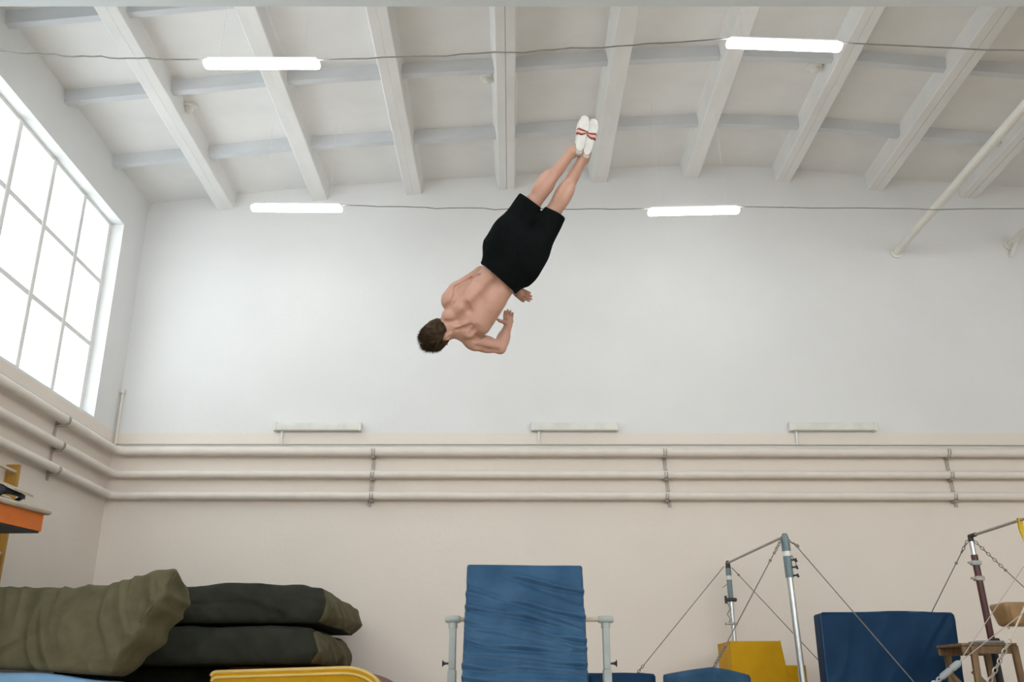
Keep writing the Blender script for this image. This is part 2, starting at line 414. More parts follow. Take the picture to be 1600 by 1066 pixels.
pipe_run(3.655, 3.640, .058, .105, 'cream heating pipe, the lowest of the three wall pipes', joints=(-.4,))
cl = MB().tube([(XL + .02, YF + .01, 4.43), (XL + .02, YB - .02, 4.43), (2, YB - .018, 4.425), (XR - .01, YB - .018, 4.405)], .009, 8).build('conduit', 'postgrey', origin=(0, YB, 4.43))
tag(cl, 'thin grey cable running along the wall just above the topmost heating pipe', 'cable')

def bracket(loc, along, lab):
    """steel strip with three hooks that carry the pipes; along is the wall direction"""
    ax = np.array(along, float); nrm = np.array([1, 0, 0]) if abs(ax[1]) > .5 else np.array([0, -1, 0])
    base = np.array(loc, float)
    o = thing('pipe_bracket', base, lab, 'bracket', 'steel brackets carrying the heating pipes')
    rng = random.Random(int(loc[0] * 100 + loc[1] * 37)); tw = rng.uniform(-.06, .06)
    MB().bar(base + nrm * .012 + ax * tw + np.array([0, 0, -.14]), base + nrm * .012 + np.array([0, 0, .72]), .05, .012, nrm).build('back_strip', 'rust', o, origin=base)
    for z, r, off in ((0.0, .058, .105), (.31, .058, .105), (.645, .066, .115)):
        c = base + nrm * off + np.array([0, 0, z])
        arc = [c + (r + .007) * (-nrm * math.cos(t) - np.array([0, 0, 1]) * math.sin(t)) for t in np.linspace(0.0, math.pi * 1.15, 10)]
        h = MB()
        for q in (-.018, .018): h.tube([p + ax * q for p in [base + nrm * .012 + np.array([0, 0, z - .05])] + arc[2:]], .0085, 6)
        h.bar(base + nrm * .01 + np.array([0, 0, z - r - .018]), base + nrm * (off + .05) + np.array([0, 0, z - r - .018]), .045, .012)
        h.build('hook', 'rust', o, origin=base)
bracket((-2.013, YB, 3.652), (1, 0, 0), 'steel pipe bracket on the back wall above the dark olive mats')
bracket((2.22, YB, 3.648), (1, 0, 0), 'steel pipe bracket on the back wall left of the steel high bar')
bracket((6.34, YB, 3.645), (1, 0, 0), 'steel pipe bracket on the back wall beside the dark red post')
bracket((XL, 11.87, 3.655), (0, 1, 0), 'steel pipe bracket on the left wall under the window')

# unlit lamps on the back wall
for x0, lab in ((-3.512, 'dull white unlit strip lamp on the back wall, nearest the window'),
                (.275, 'dull white unlit strip lamp on the back wall, the middle one of three'),
                (4.074, 'dull white unlit strip lamp on the back wall, farthest from the window')):
    o = thing('wall_lamp', (x0 + .65, YB, 4.62), lab, 'lamp', 'unlit strip lamps on the back wall')
    V, Q = soft_box((1.22, .10, .12), .018, .03); raw_mesh('lamp_cover', V, Q, 'walllamp', o, (.0, -.062, .062), smooth=40)
    for sx in (-1, 1):
        V, Q = soft_box((.045, .112, .135), .012, .02); raw_mesh('end_cap', V, Q, 'walllamp', o, (sx * .622, -.062, .062), smooth=40)
    MB().box((-.55, -.014, .02), (.55, -.002, .11)).build('back_plate', 'walllamp', o).location = (0, 0, 0)
    MB().tube([(-.53, -.04, .0), (-.53, -.04, -.15), (-.53, -.012, -.19)], .016, 8).build('feed_pipe', 'lampbody', o, smooth=60).location = (0, 0, 0)

# thin pipe in the corner
cp = MB().tube([(XL + .05, YB - .05, 4.42), (XL + .05, YB - .05, 5.22)], .018, 10).box((XL + .02, YB - .08, 5.2), (XL + .08, YB - .02, 5.26), .01).build('riser_pipe', 'pipe', smooth=60, origin=(XL, YB, 4.42))
tag(cp, 'thin painted riser pipe standing in the corner above the heating pipes', 'pipe')

# poles between the back wall and the roof beam
for (x, z), lab in (((6.089, 7.55), 'long cream steel pole under the ceiling running out from the back wall'),
                    ((7.909, 7.685), 'cream steel pole at the right edge, only its wall end in view')):
    o = thing('ceiling_pole', (x, YB, z), lab, 'pole', 'steel poles under the ceiling')
    MB().tube([(x, YB - .01, z), (x, 7.9, z)], .058, 18).build('pole_tube', 'whiteplast', o, smooth=60, origin=(x, YB, z))
    MB().tube([(x, YB - .002, z), (x, YB - .03, z)], .10, 18).build('flange', 'whiteplast', o, smooth=60, origin=(x, YB, z))
    if x < 7:
        MB().tube([(x + .105, YB - 1.5, z + .03), (x + .105, 7.9, z + .03)], .012, 8).build('cable', 'lampbody', o, origin=(x, YB, z))
    else:
        MB().bar((x, YB - .28, z), (x - .02, YB - .02, z - .22), .05, .03).build('brace', 'whiteplast', o, origin=(x, YB, z))

# ceiling detectors
for (x, y, z, lab) in ((-4.44, 11.2, 8.575, 'small cream detector on the ceiling nearest the window'),
                       (-.34, 11.0, 8.91, 'small cream detector on the ceiling above the jumping person'),
                       (4.16, 11.0, 9.08, 'small cream detector on the ceiling beside the upper right lamp')):
    o = thing('ceiling_detector', (x, y, z), lab, 'detector', 'detectors on the ceiling')
    MB().tube([(x, y, z + .03), (x, y, z - .012), (x, y, z - .03)], [.105, .105, .085], 20).build('base_ring', 'whiteplast', o, smooth=40, origin=(x, y, z))
    MB().tube([(x, y, z - .03), (x, y, z - .07), (x, y, z - .09)], [.07, .06, .03], 20).build('sensor_dome', 'whiteplast', o, smooth=50, origin=(x, y, z))

# ================================================================== HANGING LAMPS AND THEIR CABLES
def hanging_lamp(a, b, label):
    a = np.array(a); b = np.array(b); c = (a + b) / 2; d = b - a; ln = np.linalg.norm(d)
    o = thing('hanging_lamp', c, label, 'lamp', 'lit strip lamps hanging from the ceiling')
    rz = math.atan2(d[1], d[0]); ry = -math.asin(d[2] / ln)
    o.rotation_euler = (0, ry, rz)
    V, Q = soft_box((ln, .135, .075), .034, .034); raw_mesh('diffuser', V, Q, 'lampglow', o, (0, 0, 0), smooth=50)
    V, Q = soft_box((ln - .08, .09, .035), .01, .03); raw_mesh('housing', V, Q, 'lampbody', o, (0, 0, .050), smooth=40)
    zc = float(np.interp(c[0], RX, RZ)) - .02 - c[2]
    for sx in (-1, 1):
        MB().tube([(sx * ln * .36, 0, .06), (sx * ln * .36, 0, zc)], .0018, 6).build('suspension_wire', 'lampbody', o).location = (0, 0, 0)
    return o
Ln = [((-3.397, 8.80, 7.50), (-2.114, 8.80, 7.50), 'lit white strip lamp hanging upper left, nearer of the two by the window'),
      ((2.382, 8.80, 7.78), (3.664, 8.80, 7.725), 'lit white strip lamp hanging upper right, slightly tilted'),
      ((-3.642, 11.84, 7.345), (-2.365, 11.84, 7.337), 'lit white strip lamp hanging against the top left of the back wall'),
      ((1.892, 11.85, 7.285), (3.178, 11.85, 7.317), 'lit white strip lamp hanging right of the jumping person, against the back wall')]
for a, b, lab in Ln: hanging_lamp(a, b, lab)
for yy, row in ((5.8, 'just before the roof beam'), (2.8, 'above the camera'), (-.2, 'behind the camera')):  # unseen lamp rows added to give more light from above
    for x, sd_ in ((-2.75, 'left'), (3.0, 'right')):
        hanging_lamp((x - .64, yy, 7.45), (x + .64, yy, 7.45), 'lit white strip lamp added overhead for fill light, out of the picture, %s, %s' % (row, sd_))
for yy in (): hanging_lamp((8.06, yy, 7.5), (9.34, yy, 7.5), 'lit white strip lamp beyond the right edge of the picture, %s row' % ('nearer' if yy < 10 else 'farther'))
def cable(pts, sag, label, seed):
    rng = np.random.RandomState(seed); out = []
    for (a, b), sg in zip(zip(pts[:-1], pts[1:]), sag):
        a = np.array(a); b = np.array(b); n = 26
        ph = rng.uniform(0, 6)
        for k in range(n + (1 if b is pts[-1] else 0)):
            t = k / n; p = a + (b - a) * t
            wob = .010 * math.sin(t * 31 + ph) * math.sin(math.pi * t) + .007 * math.sin(t * 67 + ph * 2) * math.sin(math.pi * t)
            out.append(p + np.array([0, 0, -sg * 4 * t * (1 - t) + wob]))
    out.append(np.array(pts[-1]))
    o = MB().tube(out, .0085, 6).build('lamp_cable', 'cable', smooth=60, origin=pts[0])
    tag(o, label, 'cable', 'cables feeding the hanging lamps')
top = np.array([0, 0, .06])
cable([atY(-60, 76, 8.8), np.array(Ln[0][0]) + top, np.array(Ln[0][1]) + top, np.array(Ln[1][0]) + top, np.array(Ln[1][1]) + top, np.array([XR, 8.8, 7.65])], (.03, .0, .03, .0, .10),
      'dark cable strung across the upper ceiling between the two nearer hanging lamps', 3)
cable([np.array(Ln[2][1]) + top, np.array(Ln[3][0]) + top, np.array(Ln[3][1]) + top, np.array([XR, 11.85, 7.4])], (.03, .0, .05),
      'thin cable strung behind the jumping person between the two farther hanging lamps', 5)

# ================================================================== MATS
def folds(p, d1, d2, s1, s2, seed):
    """soft cloth folds: ridged noise stretched along d1"""
    d1 = np.array(d1, float); d1 /= np.linalg.norm(d1); d2 = np.array(d2, float); d2 -= d1 * np.dot(d1, d2); d2 /= np.linalg.norm(d2)
    a = p @ d1; b = p @ d2
    wob = vnoise(np.stack([a * 1.3, b * 1.3, a * 0 + 3.3], -1), seed + 9) * .25
    n = vnoise(np.stack([a * s1, (b + wob) * s2, a * 0 + .5], -1), seed)
    return 1 - np.abs(n) * 2.0

def mat_thing(name, V, Q, m, loc, label, group=None, split=None, sm=None, rot=(0, 0, 0)):
    o = thing(name, loc, label, 'mat', group); o.rotation_euler = rot
    if split is None: raw_mesh('cover', V, Q, m, o)
    else:
        k = split
        def sub(mask, nm, mm):
            q = Q[mask]; u, inv = np.unique(q, return_inverse=True); raw_mesh(nm, V[u], inv.reshape(q.shape), mm, o)
        sub(~k, 'cover', m); sub(k, 'end_panel', sm)
    return o

# pale olive crash mat slumped over the light blue one
def olive_mat():
    sx, sy, sz = 2.3, .62, .95
    V, Q = soft_box((sx, sy, sz), .07, .018)
    u = (V[:, 0] + sx / 2) / sx; w = (V[:, 1] + sy / 2) / sy; v = (V[:, 2] + sz / 2) / sz
    xr = -3.79 + .47 * sstep(0, 1, v) * .55 + .47 * v * .45 + (-.06 * w) + .10 * np.sin(math.pi * v) * w
    X = -5.62 + u * (xr + 5.62)
    zt = np.interp(X, [-5.7, -5.0, -4.35, -4.0, -3.7, -3.32], [1.96, 1.975, 1.975, 2.0, 2.09, 2.19]) - .15 * w * sstep(.6, 1, u)
    zb = np.interp(X, [-5.6, -4.6, -3.7], [1.24, 1.20, 1.14])
    Z = zb + v * (zt - zb)
    Y = 9.6 + w * sy + .10 * (v - .5) - .05 * np.sin(math.pi * v) * (1 - w)
    P = np.stack([X, Y, Z], -1)
    g = sstep(-5.2, -3.9, X)
    f = folds(P, (.45, .0, -1), (1, 0, .45), 1.6, 7.5, 11) * (.022 + .022 * g) + folds(P, (1, 0, .55), (-.55, 0, 1), 1.2, 6, 23) * .018 + vnoise(P * 14, 2) * .003
    # long crease from the lower left up to the middle
    cr = np.abs((Z - 1.26) - (X + 5.05) * .55); f = f - .03 * np.exp(-(cr / .022) ** 2) * sstep(-4.5, -4.75, X)
    dirn = np.where(w < .5, -1, 1)
    P[:, 1] += dirn * f * (np.abs(w - .5) > .3)
    P[:, 0] += f * .8 * (u > .97)
    P[:, 2] += f * .35 * (v > .93)
    L = np.array([-4.5, 9.9, 1.14])
    o = mat_thing('crash_mat', P - L, Q, 'olive', L, 'pale olive wrinkled crash mat slumped with one raised corner, left edge')
    s = []
    for t in np.linspace(0.05, .95, 24):
        x = -3.79 + .47 * (t * t * (3 - 2 * t)) * .55 + .47 * t * .45; s.append((x - .015 - L[0], 9.575 + .10 * (t - .5) - .05 * math.sin(math.pi * t) - L[1] + .012, 1.14 + t * 1.04 - L[2]))
    MB().tube(s, .010, 8).build('seam_piping', 'olive', o, smooth=60).location = (0, 0, 0)
olive_mat()

# stack of two dark olive crash mats
def dark_mat(z0, z1, x1, seed, label, dome, seam):
    sx, sy, sz = x1 + 5.45, 2.45, z1 - z0
    V, Q = soft_box((sx, sy, sz), .075, .024)
    u = V[:, 0] / sx + .5; w = V[:, 1] / sy + .5; v = V[:, 2] / sz + .5
    P = V.copy()
    P[:, 2] += v * (dome * np.sin(math.pi * np.clip(u * 1.0, 0, 1)) * .5 - .10 * sstep(.75, .35, u) * (dome > 0) - .05 * sstep(.93, 1, u) - .03 * w)
    bul = np.sin(math.pi * v)
    P[:, 1] -= .035 * bul * (w < .3); P[:, 0] += .05 * bul * (u > .9)
    n1 = folds(P, (1, 0, -.35 if seed % 2 else .3), (0, .3, 1), 1.1, 8, seed) * .024 + folds(P, (.6, .6, -1), (1, 0, .5), 1.5, 7, seed + 5) * (.014 + .026 * sstep(.78, 1.0, u)) + vnoise(P * 12, seed) * .003
    P[:, 1] += np.where(w < .06, -n1, 0); P[:, 0] += np.where(u > .97, n1 * 1.1, 0); P[:, 2] += np.where(v > .9, n1 * .5, 0)
    if seam is not None:
        d = np.exp(-((v - seam - .04 * (u - .7)) / .018) ** 2) * .045; P[:, 1] += d * (w < .08); 
    L = np.array([(x1 - 5.45) / 2, 12.07, z0]); P[:, 2] += sz / 2
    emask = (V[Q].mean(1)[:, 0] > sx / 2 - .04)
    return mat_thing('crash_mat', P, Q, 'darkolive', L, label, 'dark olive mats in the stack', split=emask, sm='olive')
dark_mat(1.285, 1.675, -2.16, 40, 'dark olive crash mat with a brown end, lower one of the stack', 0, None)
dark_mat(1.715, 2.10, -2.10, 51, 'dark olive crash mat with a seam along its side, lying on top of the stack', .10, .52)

# burgundy block mat under the stack, yellow mat in front of it, light blue mat at the left edge
def rounded_outline(x0, x1, z0, z1, rl, rr, n=14):
    pts = [(x0, z0), (x1, z0)]
    for k in range(n + 1): t = k / n * math.pi / 2; pts.append((x1 - rr + rr * math.cos(t), z1 - .62 * rr + .62 * rr * math.sin(t)))
    for k in range(n + 1): t = k / n * math.pi / 2; pts.append((x0 + rl - rl * math.sin(t), z1 - .62 * rl + .62 * rl * math.cos(t)))
    return pts
o = thing('block_mat', (-3.5, 12.1, 0), 'burgundy block mat carrying the dark olive mats, only its end in view', 'mat')
b = MB().prism(rounded_outline(-3.15, -1.33, 0, 1.262, .1, .75), 11.15, 13.4).build('cover', 'burgundy', o, smooth=35, origin=(-3.5, 12.1, 0))
q = MB()
q.tube([(x, 11.15, z) for x, z in rounded_outline(-3.15, -1.33, 0, 1.262, .1, .75)[1:]], .014, 8).build('piping', 'burgundy', o, smooth=60, origin=(-3.5, 12.1, 0))
o = thing('folding_mat', (-2.5, 10.8, 0), 'yellow mat standing on edge with pale piping in front of the burgundy mat', 'mat')
ol = [(x, z - (.055 * (-1.385 - x) / 1.8 if z > .5 else 0)) for x, z in rounded_outline(-3.20, -1.385, 0, 1.262, .06, .42)]
MB().prism(ol, 10.74, 11.1).build('cover', 'yellow', o, smooth=35, origin=(-2.5, 10.8, 0))
inner = [(x * .985 - .035, z - .055) for x, z in ol]
MB().tube([(x, 10.735, z) for x, z in inner[1:]], .016, 8).build('inner_piping', 'paleyellow', o, smooth=60, origin=(-2.5, 10.8, 0))
MB().tube([(x, 10.75, z) for x, z in ol[1:]], .020, 8).build('edge_piping', 'paleyellow', o, smooth=60, origin=(-2.5, 10.8, 0))
V, Q = soft_box((2.12, .70, 1.30), .07, .04, lambda p, n: .01 * vnoise(p * 3, 8))
mat_thing('crash_mat', V + np.array([0, 0, .65]) * .965, Q, 'darkolive', (-4.25, 12.0, 0), 'dark olive crash mat on the floor under the stack, left of the yellow mat')
V, Q = soft_box((1.72, .62, 1.18), .06, .04); V[:, 2] -= .075 * sstep(.15, .86, V[:, 0]) * (V[:, 2] > 0)
mat_thing('block_mat', V + np.array([0, 0, .59]), Q, 'skyblue', (-4.66, 9.80, 0), 'light blue vinyl block mat under the pale olive mat, lower left corner')

# ================================================================== LOW BAR WITH THE LEANING BLUE MAT
o = thing('low_bar', (.153, 8.75, 0), 'low gymnastics bar with two grey adjustable posts behind the blue mat', 'gym bar')
Lo = (.153, 8.75, 0); YP = 8.75
pl, pr = atY(708, 968, YP), atY(946, 968, YP)
zr = pl[2]
MB().tube([(pl[0], YP, zr), (pr[0], YP, zr)], .021, 14).build('rail', 'wood', o, smooth=60, origin=Lo)
for sx, x in ((-1, pl[0]), (1, pr[0])):
    lg = MB().box((x - .038, YP - .038, .06), (x + .038, YP + .038, zr - .42), .01).build('outer_post', 'postgrey', o, origin=Lo)
    MB().box((x - .031, YP - .031, zr - .42), (x + .031, YP + .031, zr - .055), .008).build('inner_post', 'postgrey', o, origin=Lo)
    MB().tube([(x, YP, zr - .075), (x, YP, zr - .03)], .040, 16).build('collar', 'postgrey', o, smooth=50, origin=Lo)
    h = MB().tube([(x - .07, YP, zr), (x - .055, YP, zr), (x + .055, YP, zr), (x + .07, YP, zr)], [.022, .032, .032, .022], 14).build('head_clamp', 'postgrey', o, smooth=50, origin=Lo)
    kz = zr - .37
    MB().tube([(x + sx * .03, YP - .01, kz), (x + sx * .06, YP - .01, kz)], .009, 8).tube([(x + sx * .058, YP - .01, kz), (x + sx * .070, YP - .01, kz), (x + sx * .085, YP - .01, kz)], [.014, .013, .032], 10).build('knob', 'black', o, smooth=40, origin=Lo)
    MB().box((x - .04, YP - .75, 0), (x + .04, YP + .75, .06), .015).build('foot', 'postgrey', o, origin=Lo)
MB().box((pl[0], YP - .04, .005), (pr[0], YP + .04, .055), .01).build('floor_beam', 'postgrey', o, origin=Lo)

def lean_mat():
    sx, sy, sz = 1.03, .085, 2.19
    V, Q = soft_box((sx, sy, sz), .022, .011)
    v = V[:, 2] / sz + .5; P = V.copy()
    f = folds(P, (1, 0, -.14), (0.14, 0, 1), .9, 7.5, 71); f2 = folds(P, (1, 0, -.22), (0.2, 0, 1), 1.4, 13, 88)
    amp = .007 + .014 * sstep(.98, .62, v)
    d = (np.clip(f, -.2, 1) * .75 + f2 * .35) * amp
    # one long diagonal crease below the top
    cr = (v - .93) + (P[:, 0] + .1) * .17; d -= .022 * np.exp(-(cr / .012) ** 2) * sstep(-.25, .1, P[:, 0]) + .022 * np.exp(-((cr + .10) / .012) ** 2)
    for yl, yr in ((895 + 8, 942), (948, 983), (968, 1004), (994, 1019), (1006, 1030), (1024, 1038), (1042, 1055), (1060, 1072), (1082, 1088), (1104, 1108), (1128, 1140), (1155, 1158), (1180, 1190), (1212, 1215)):
        y_ = yl + (yr - yl) * (P[:, 0] / sx + .5) + 4 * vnoise(np.stack([P[:, 0] * 3.5, P[:, 0] * 0 + yl, P[:, 0] * 0], -1), 12)
        s_ = v - (1 - (y_ - 895) / 171 * .452)
        fade = .35 + .65 * vnoise(np.stack([P[:, 0] * 2.2, P[:, 0] * 0 + yl * 1.7, P[:, 0] * 0], -1), 19) ** 2 * 2 if yl > 910 else sstep(-.25, .05, P[:, 0])
        d += fade * (.020 * np.exp(-((s_ - .011) / .010) ** 2) - .020 * np.exp(-((s_ + .004) / .007) ** 2))
    front = V[:, 1] < 0
    P[:, 1] -= np.where(front, d, 0)
    P[:, 0] += np.sign(V[:, 0]) * (np.abs(V[:, 0]) > .49) * d * .35
    P[:, 2] += sz / 2
    L = (.098, 7.92, .0)
    o = thing('gym_mat', L, 'wrinkled blue vinyl gym mat leaning against the low bar', 'mat')
    o.rotation_euler = (-.385, .008, 0); o.location = (.098, 7.93, .035)
    raw_mesh('cover', P, Q, 'blue', o)
    for s in (-1, 1):
        MB().tube([(s * .506, -.036, .03), (s * .508, -.04, 1.1), (s * .506, -.034, 2.165)], .007, 8).build('edge_piping', 'blue', o, smooth=60).location = (0, 0, 0)
        MB().box((s * .515 - .006, -.012, 1.25), (s * .515 + .008, .012, 1.75), .004).build('carry_strap', 'black', o).location = (0, 0, 0)
lean_mat()

# ================================================================== FOAM BLOCKS
def block(name, size, loc, rz, m, label, cat, group=None, r=.03, tilt=0):
    V, Q = soft_box(size, r, .06, lambda p, n: vnoise(p * 3, 4) * .008)
    if tilt: V[:, 2] += np.where(V[:, 2] > 0, tilt * (-(V[:, 0] + V[:, 1]) / size[0] - 1), 0)
    o = thing(name, loc, label, cat, group); o.rotation_euler = (0, 0, rz)
    raw_mesh('cover', V + np.array([0, 0, size[2] / 2]), Q, m, o)
    hx, hy, hz = size[0] / 2, size[1] / 2, size[2]
    for sx in (-1, 1):
        for sy in (-1, 1):
            MB().tube([(sx * (hx - .009), sy * (hy - .009), .03), (sx * (hx - .009), sy * (hy - .009), hz - .03 + tilt * (-(sx + sy) / 2 - 1))], .006, 6).build('edge_piping', m, o, smooth=60).location = (0, 0, 0)
    return o
pk = atY(1112, 1040, 9.6)
block('foam_block', (.62, .62, pk[2]), (pk[0] + .03, 9.6 + .44, 0), math.radians(42), 'blue', 'blue foam block turned corner-on, chain running to its top', 'foam block', r=.02, tilt=.07)
p2 = atY(957, 1051, 10.2); p3 = atY(1026, 1051, 10.2)
block('foam_block', (p3[0] - p2[0] + .25, .8, p2[2]), ((p2[0] + p3[0]) / 2 - .16, 10.66, 0), math.radians(6), 'deepblue', 'dark blue foam block just right of the low bar', 'foam block', r=.025)
# stepped yellow block
a = atY(1142, 1002, 12.3); b = atY(1220, 1002, 12.3); c = atY(1257, 1040, 12.3)
o = thing('stepped_foam_block', (a[0] + .4, 12.6, 0), 'yellow stepped foam block behind the steel high bar post', 'foam block')
poly = [(a[0], 0), (c[0] + .03, 0), (c[0] + .02, c[2]), (b[0] + .04, c[2]), (b[0], b[2]), (a[0], a[2])]
Ls = (a[0] + .4, 12.6, 0)
mb = MB()
mb.prism([(a[0], 0), (b[0] + .045, 0), (b[0] + .04, c[2]), (b[0], b[2]), (a[0], a[2])], 12.3, 13.15)
mb.build('tall_section', 'yellow', o, origin=Ls)
MB().prism([(b[0] + .047, 0), (c[0] + .03, 0), (c[0] + .02, c[2]), (b[0] + .042, c[2])], 12.31, 13.15).build('low_section', 'yellow', o, origin=Ls)
for (x, z) in ((a[0], a[2]), (b[0], b[2])):
    MB().tube([(x, 12.3, z), (x, 13.15, z)], .008, 6).build('edge_piping', 'paleyellow', o, smooth=60, origin=Ls)
o.rotation_euler = (0, 0, -.02)

# big dark blue mat leaning on the back wall
def big_mat():
    x0, x1 = atY(1281, 957, 11.15)[0], atY(1492, 957, 11.15)[0]
    z1 = atY(1380, 956, 11.15)[2]
    sx, sy, sz = x1 - x0, .26, z1
    V, Q = soft_box((sx, sy, sz), .035, .02)
    P = V.copy(); v = V[:, 2] / sz + .5
    f = folds(P, (.5, 0, 1), (1, 0, -.4), 1.0, 5, 131) * .018 + folds(P, (.7, 0, 1), (1, 0, -.6), 1.0, 9, 140) * .018 * sstep(-.2, .7, P[:, 0])
    P[:, 1] -= np.where(V[:, 1] < 0, f, 0)
    P[:, 2] += .012 * np.sin(P[:, 0] * 4 + 1) * sstep(.9, 1, v)
    P[:, 2] += sz / 2
    P[:, 1] += (P[:, 2] - sz) * -.0
    o = thing('gym_mat', ((x0 + x1) / 2, 11.30, 0), 'large dark blue gym mat standing upright behind the guy wires', 'mat')
    raw_mesh('cover', P, Q, 'deepblue', o)
    for s in (-1, 1):
        MB().tube([(s * (sx / 2 - .012), -.122, .04), (s * (sx / 2 - .012), -.122, sz - .03)], .008, 6).build('edge_piping', 'blue', o, smooth=60).location = (0, 0, 0)
    MB().tube([(-sx / 2 + .03, -.122, sz - .010), (0, -.122, sz - .006), (sx / 2 - .03, -.122, sz - .012)], .007, 6).build('edge_piping', 'blue', o, smooth=60).location = (0, 0, 0)
big_mat()

# ================================================================== HIGH BARS
def wire(o, L, a, b, m='wire', r=.006, name='guy_wire'):
    return MB().tube([a, b], r, 8).build(name, m, o, smooth=60, origin=L)
def chain(o, L, a, b, m='wire', link=.05, r=.0055):
    a = np.array(a, float); b = np.array(b, float); d = b - a; n = max(2, int(np.linalg.norm(d) / (link * .78))); t = d / np.linalg.norm(d)
    u = np.cross(t, (0, 0, 1)); u /= np.linalg.norm(u); w = np.cross(t, u); mb = MB()
    for k in range(n):
        c = a + d * (k + .5) / n; s = u if k % 2 else w
        ring = [c + t * link * .5 * math.cos(q) + s * link * .30 * math.sin(q) for q in np.linspace(0, 2 * math.pi, 9)]
        mb.tube(ring, r, 5, cap=False)
    return mb.build('chain', m, o, smooth=60, origin=L)
def clip(o, L, p, m='wire', s=.014):
    p = np.array(p); return MB().box(p - s, p + s, s * .4).build('wire_clip', m, o, origin=L)
def lerp(a, b, t): return np.array(a) + (np.array(b) - np.array(a)) * t

o = thing('high_bar', (3.0, 12.1, 0), 'steel high bar on two silver posts with blue-grey sleeves and guy wires', 'gym bar')
L = (3.0, 12.1, 0); ZB = 2.67
A = atZ(1137, 880, ZB); B = atZ(1226, 838, ZB)
MB().tube([A, B], .015, 12).build('rail', 'bar', o, smooth=60, origin=L)
def bar_post(top, foot, sleeve_len, rtop, rtube, far):
    d = (np.array(foot) - top); d /= np.linalg.norm(d)
    s0 = top + d * .03
    MB().tube([top - d * .03, top + d * .0, top + d * .05, top + d * .07], [rtop * .55, rtop * .8, rtop, rtop], 16).build('head', 'teal' if not far else 'black', o, smooth=50, origin=L)
    MB().tube([top + d * .07, top + d * .17], rtop * 1.06, 16).build('sleeve', 'teal', o, smooth=50, origin=L)
    MB().tube([top + d * .17, top + d * .225], rtop * .98, 16).build('white_band', 'whiteplast', o, smooth=50, origin=L)
    MB().tube([top + d * .225, top + d * sleeve_len], rtop * 1.0, 16).build('sleeve', 'teal', o, smooth=50, origin=L)
    MB().tube([top + d * sleeve_len, foot], rtube, 16).build('post', 'steel', o, smooth=50, origin=L)
    MB().tube([np.array(foot), np.array(foot) + [0, 0, .03]], .09, 20).build('base_plate', 'postgrey', o, smooth=40, origin=L)
    return d
fA = np.array([A[0] + .03, A[1], 0.0]); fB = np.array([B[0] + .07, B[1], 0.0])
dA = bar_post(A, fA, .50, .036, .030, True)
dB = bar_post(B, fB, .46, .046, .036, False)
for q, s in ((.27, .03), (.35, .03), (.44, .035)):
    p = B + dB * q
    MB().tube([p + [.03, -.03, 0], p + [.075, -.045, 0]], .010, 8).tube([p + [.07, -.045, -.006], p + [.09, -.05, .0]], .022, 8).build('lock_knob', 'black', o, smooth=50, origin=L)
MB().tube([B + dB * .21 + [.05, 0, 0], B + dB * .30 + [.09, 0, 0], B + dB * .35 + [.085, 0, 0]], .006, 6).build('safety_cord', 'wire', o, origin=L)
p = A + dA * .49
MB().box(p + [-.075, -.045, -.022], p + [.075, .045, .022], .01).build('clamp_block', 'black', o, origin=L)
MB().tube([p + [-.075, -.03, -.05], p + [-.075, -.03, .05]], .016, 8).build('lock_knob', 'black', o, smooth=50, origin=L)
MB().tube([p + [-.06, -.04, -.03], p + [-.03, -.05, -.12], p + [-.075, -.05, -.19], p + [-.04, -.05, -.25], p + [-.055, -.05, -.30]], .007, 6).build('safety_cord', 'wire', o, origin=L)
p = A + dA * .80
MB().box(p + [-.10, -.05, -.014], p + [.055, .05, .014], .006).build('height_pin', 'rust', o, origin=L)
p = A + dA * .28
MB().tube([p + [-.03, 0, 0], p + [-.10, -.02, -.05]], .007, 6).build('height_pin', 'rust', o, origin=L)
# guy wires run to floor anchors
def anchor(p):
    MB().box(np.array(p) + [-.06, -.06, 0], np.array(p) + [.06, .06, .02], .005).tube([np.array(p) + [0, 0, .015], np.array(p) + [0, 0, .06]], .012, 8).build('floor_anchor', 'rust', o, origin=L)
w0 = A + [-.06, 0, -.05]; an = atZ(866, 1212, 0.05); m_ = lerp(w0, an, .50)
wire(o, L, w0, m_); chain(o, L, m_, an, link=.05, r=.006); anchor([an[0], an[1], 0])
w0 = A + [.05, 0, -.06]; an = atZ(1447, 1212, .05); clip(o, L, lerp(w0, an, .04)); m_ = lerp(w0, an, .50); wire(o, L, w0, m_); chain(o, L, m_, an, link=.05, r=.006); anchor([an[0], an[1], 0])
w0 = B + [-.03, 0, -.02]; an = atZ(1000, 1262, .05)
chain(o, L, w0, lerp(w0, an, .06)); clip(o, L, lerp(w0, an, .07)); clip(o, L, lerp(w0, an, .105)); wire(o, L, lerp(w0, an, .06), lerp(w0, an, .46)); clip(o, L, lerp(w0, an, .46))
chain(o, L, lerp(w0, an, .46), an); anchor([an[0], an[1], 0])
w0 = B + [.09, 0, -.07]; an = atZ(1579, 1241, .05)
chain(o, L, B + [.02, 0, -.04], w0 + [.06, 0, -.05]); clip(o, L, w0 + [.05, 0, -.045]); wire(o, L, w0, an); anchor([an[0], an[1], 0])

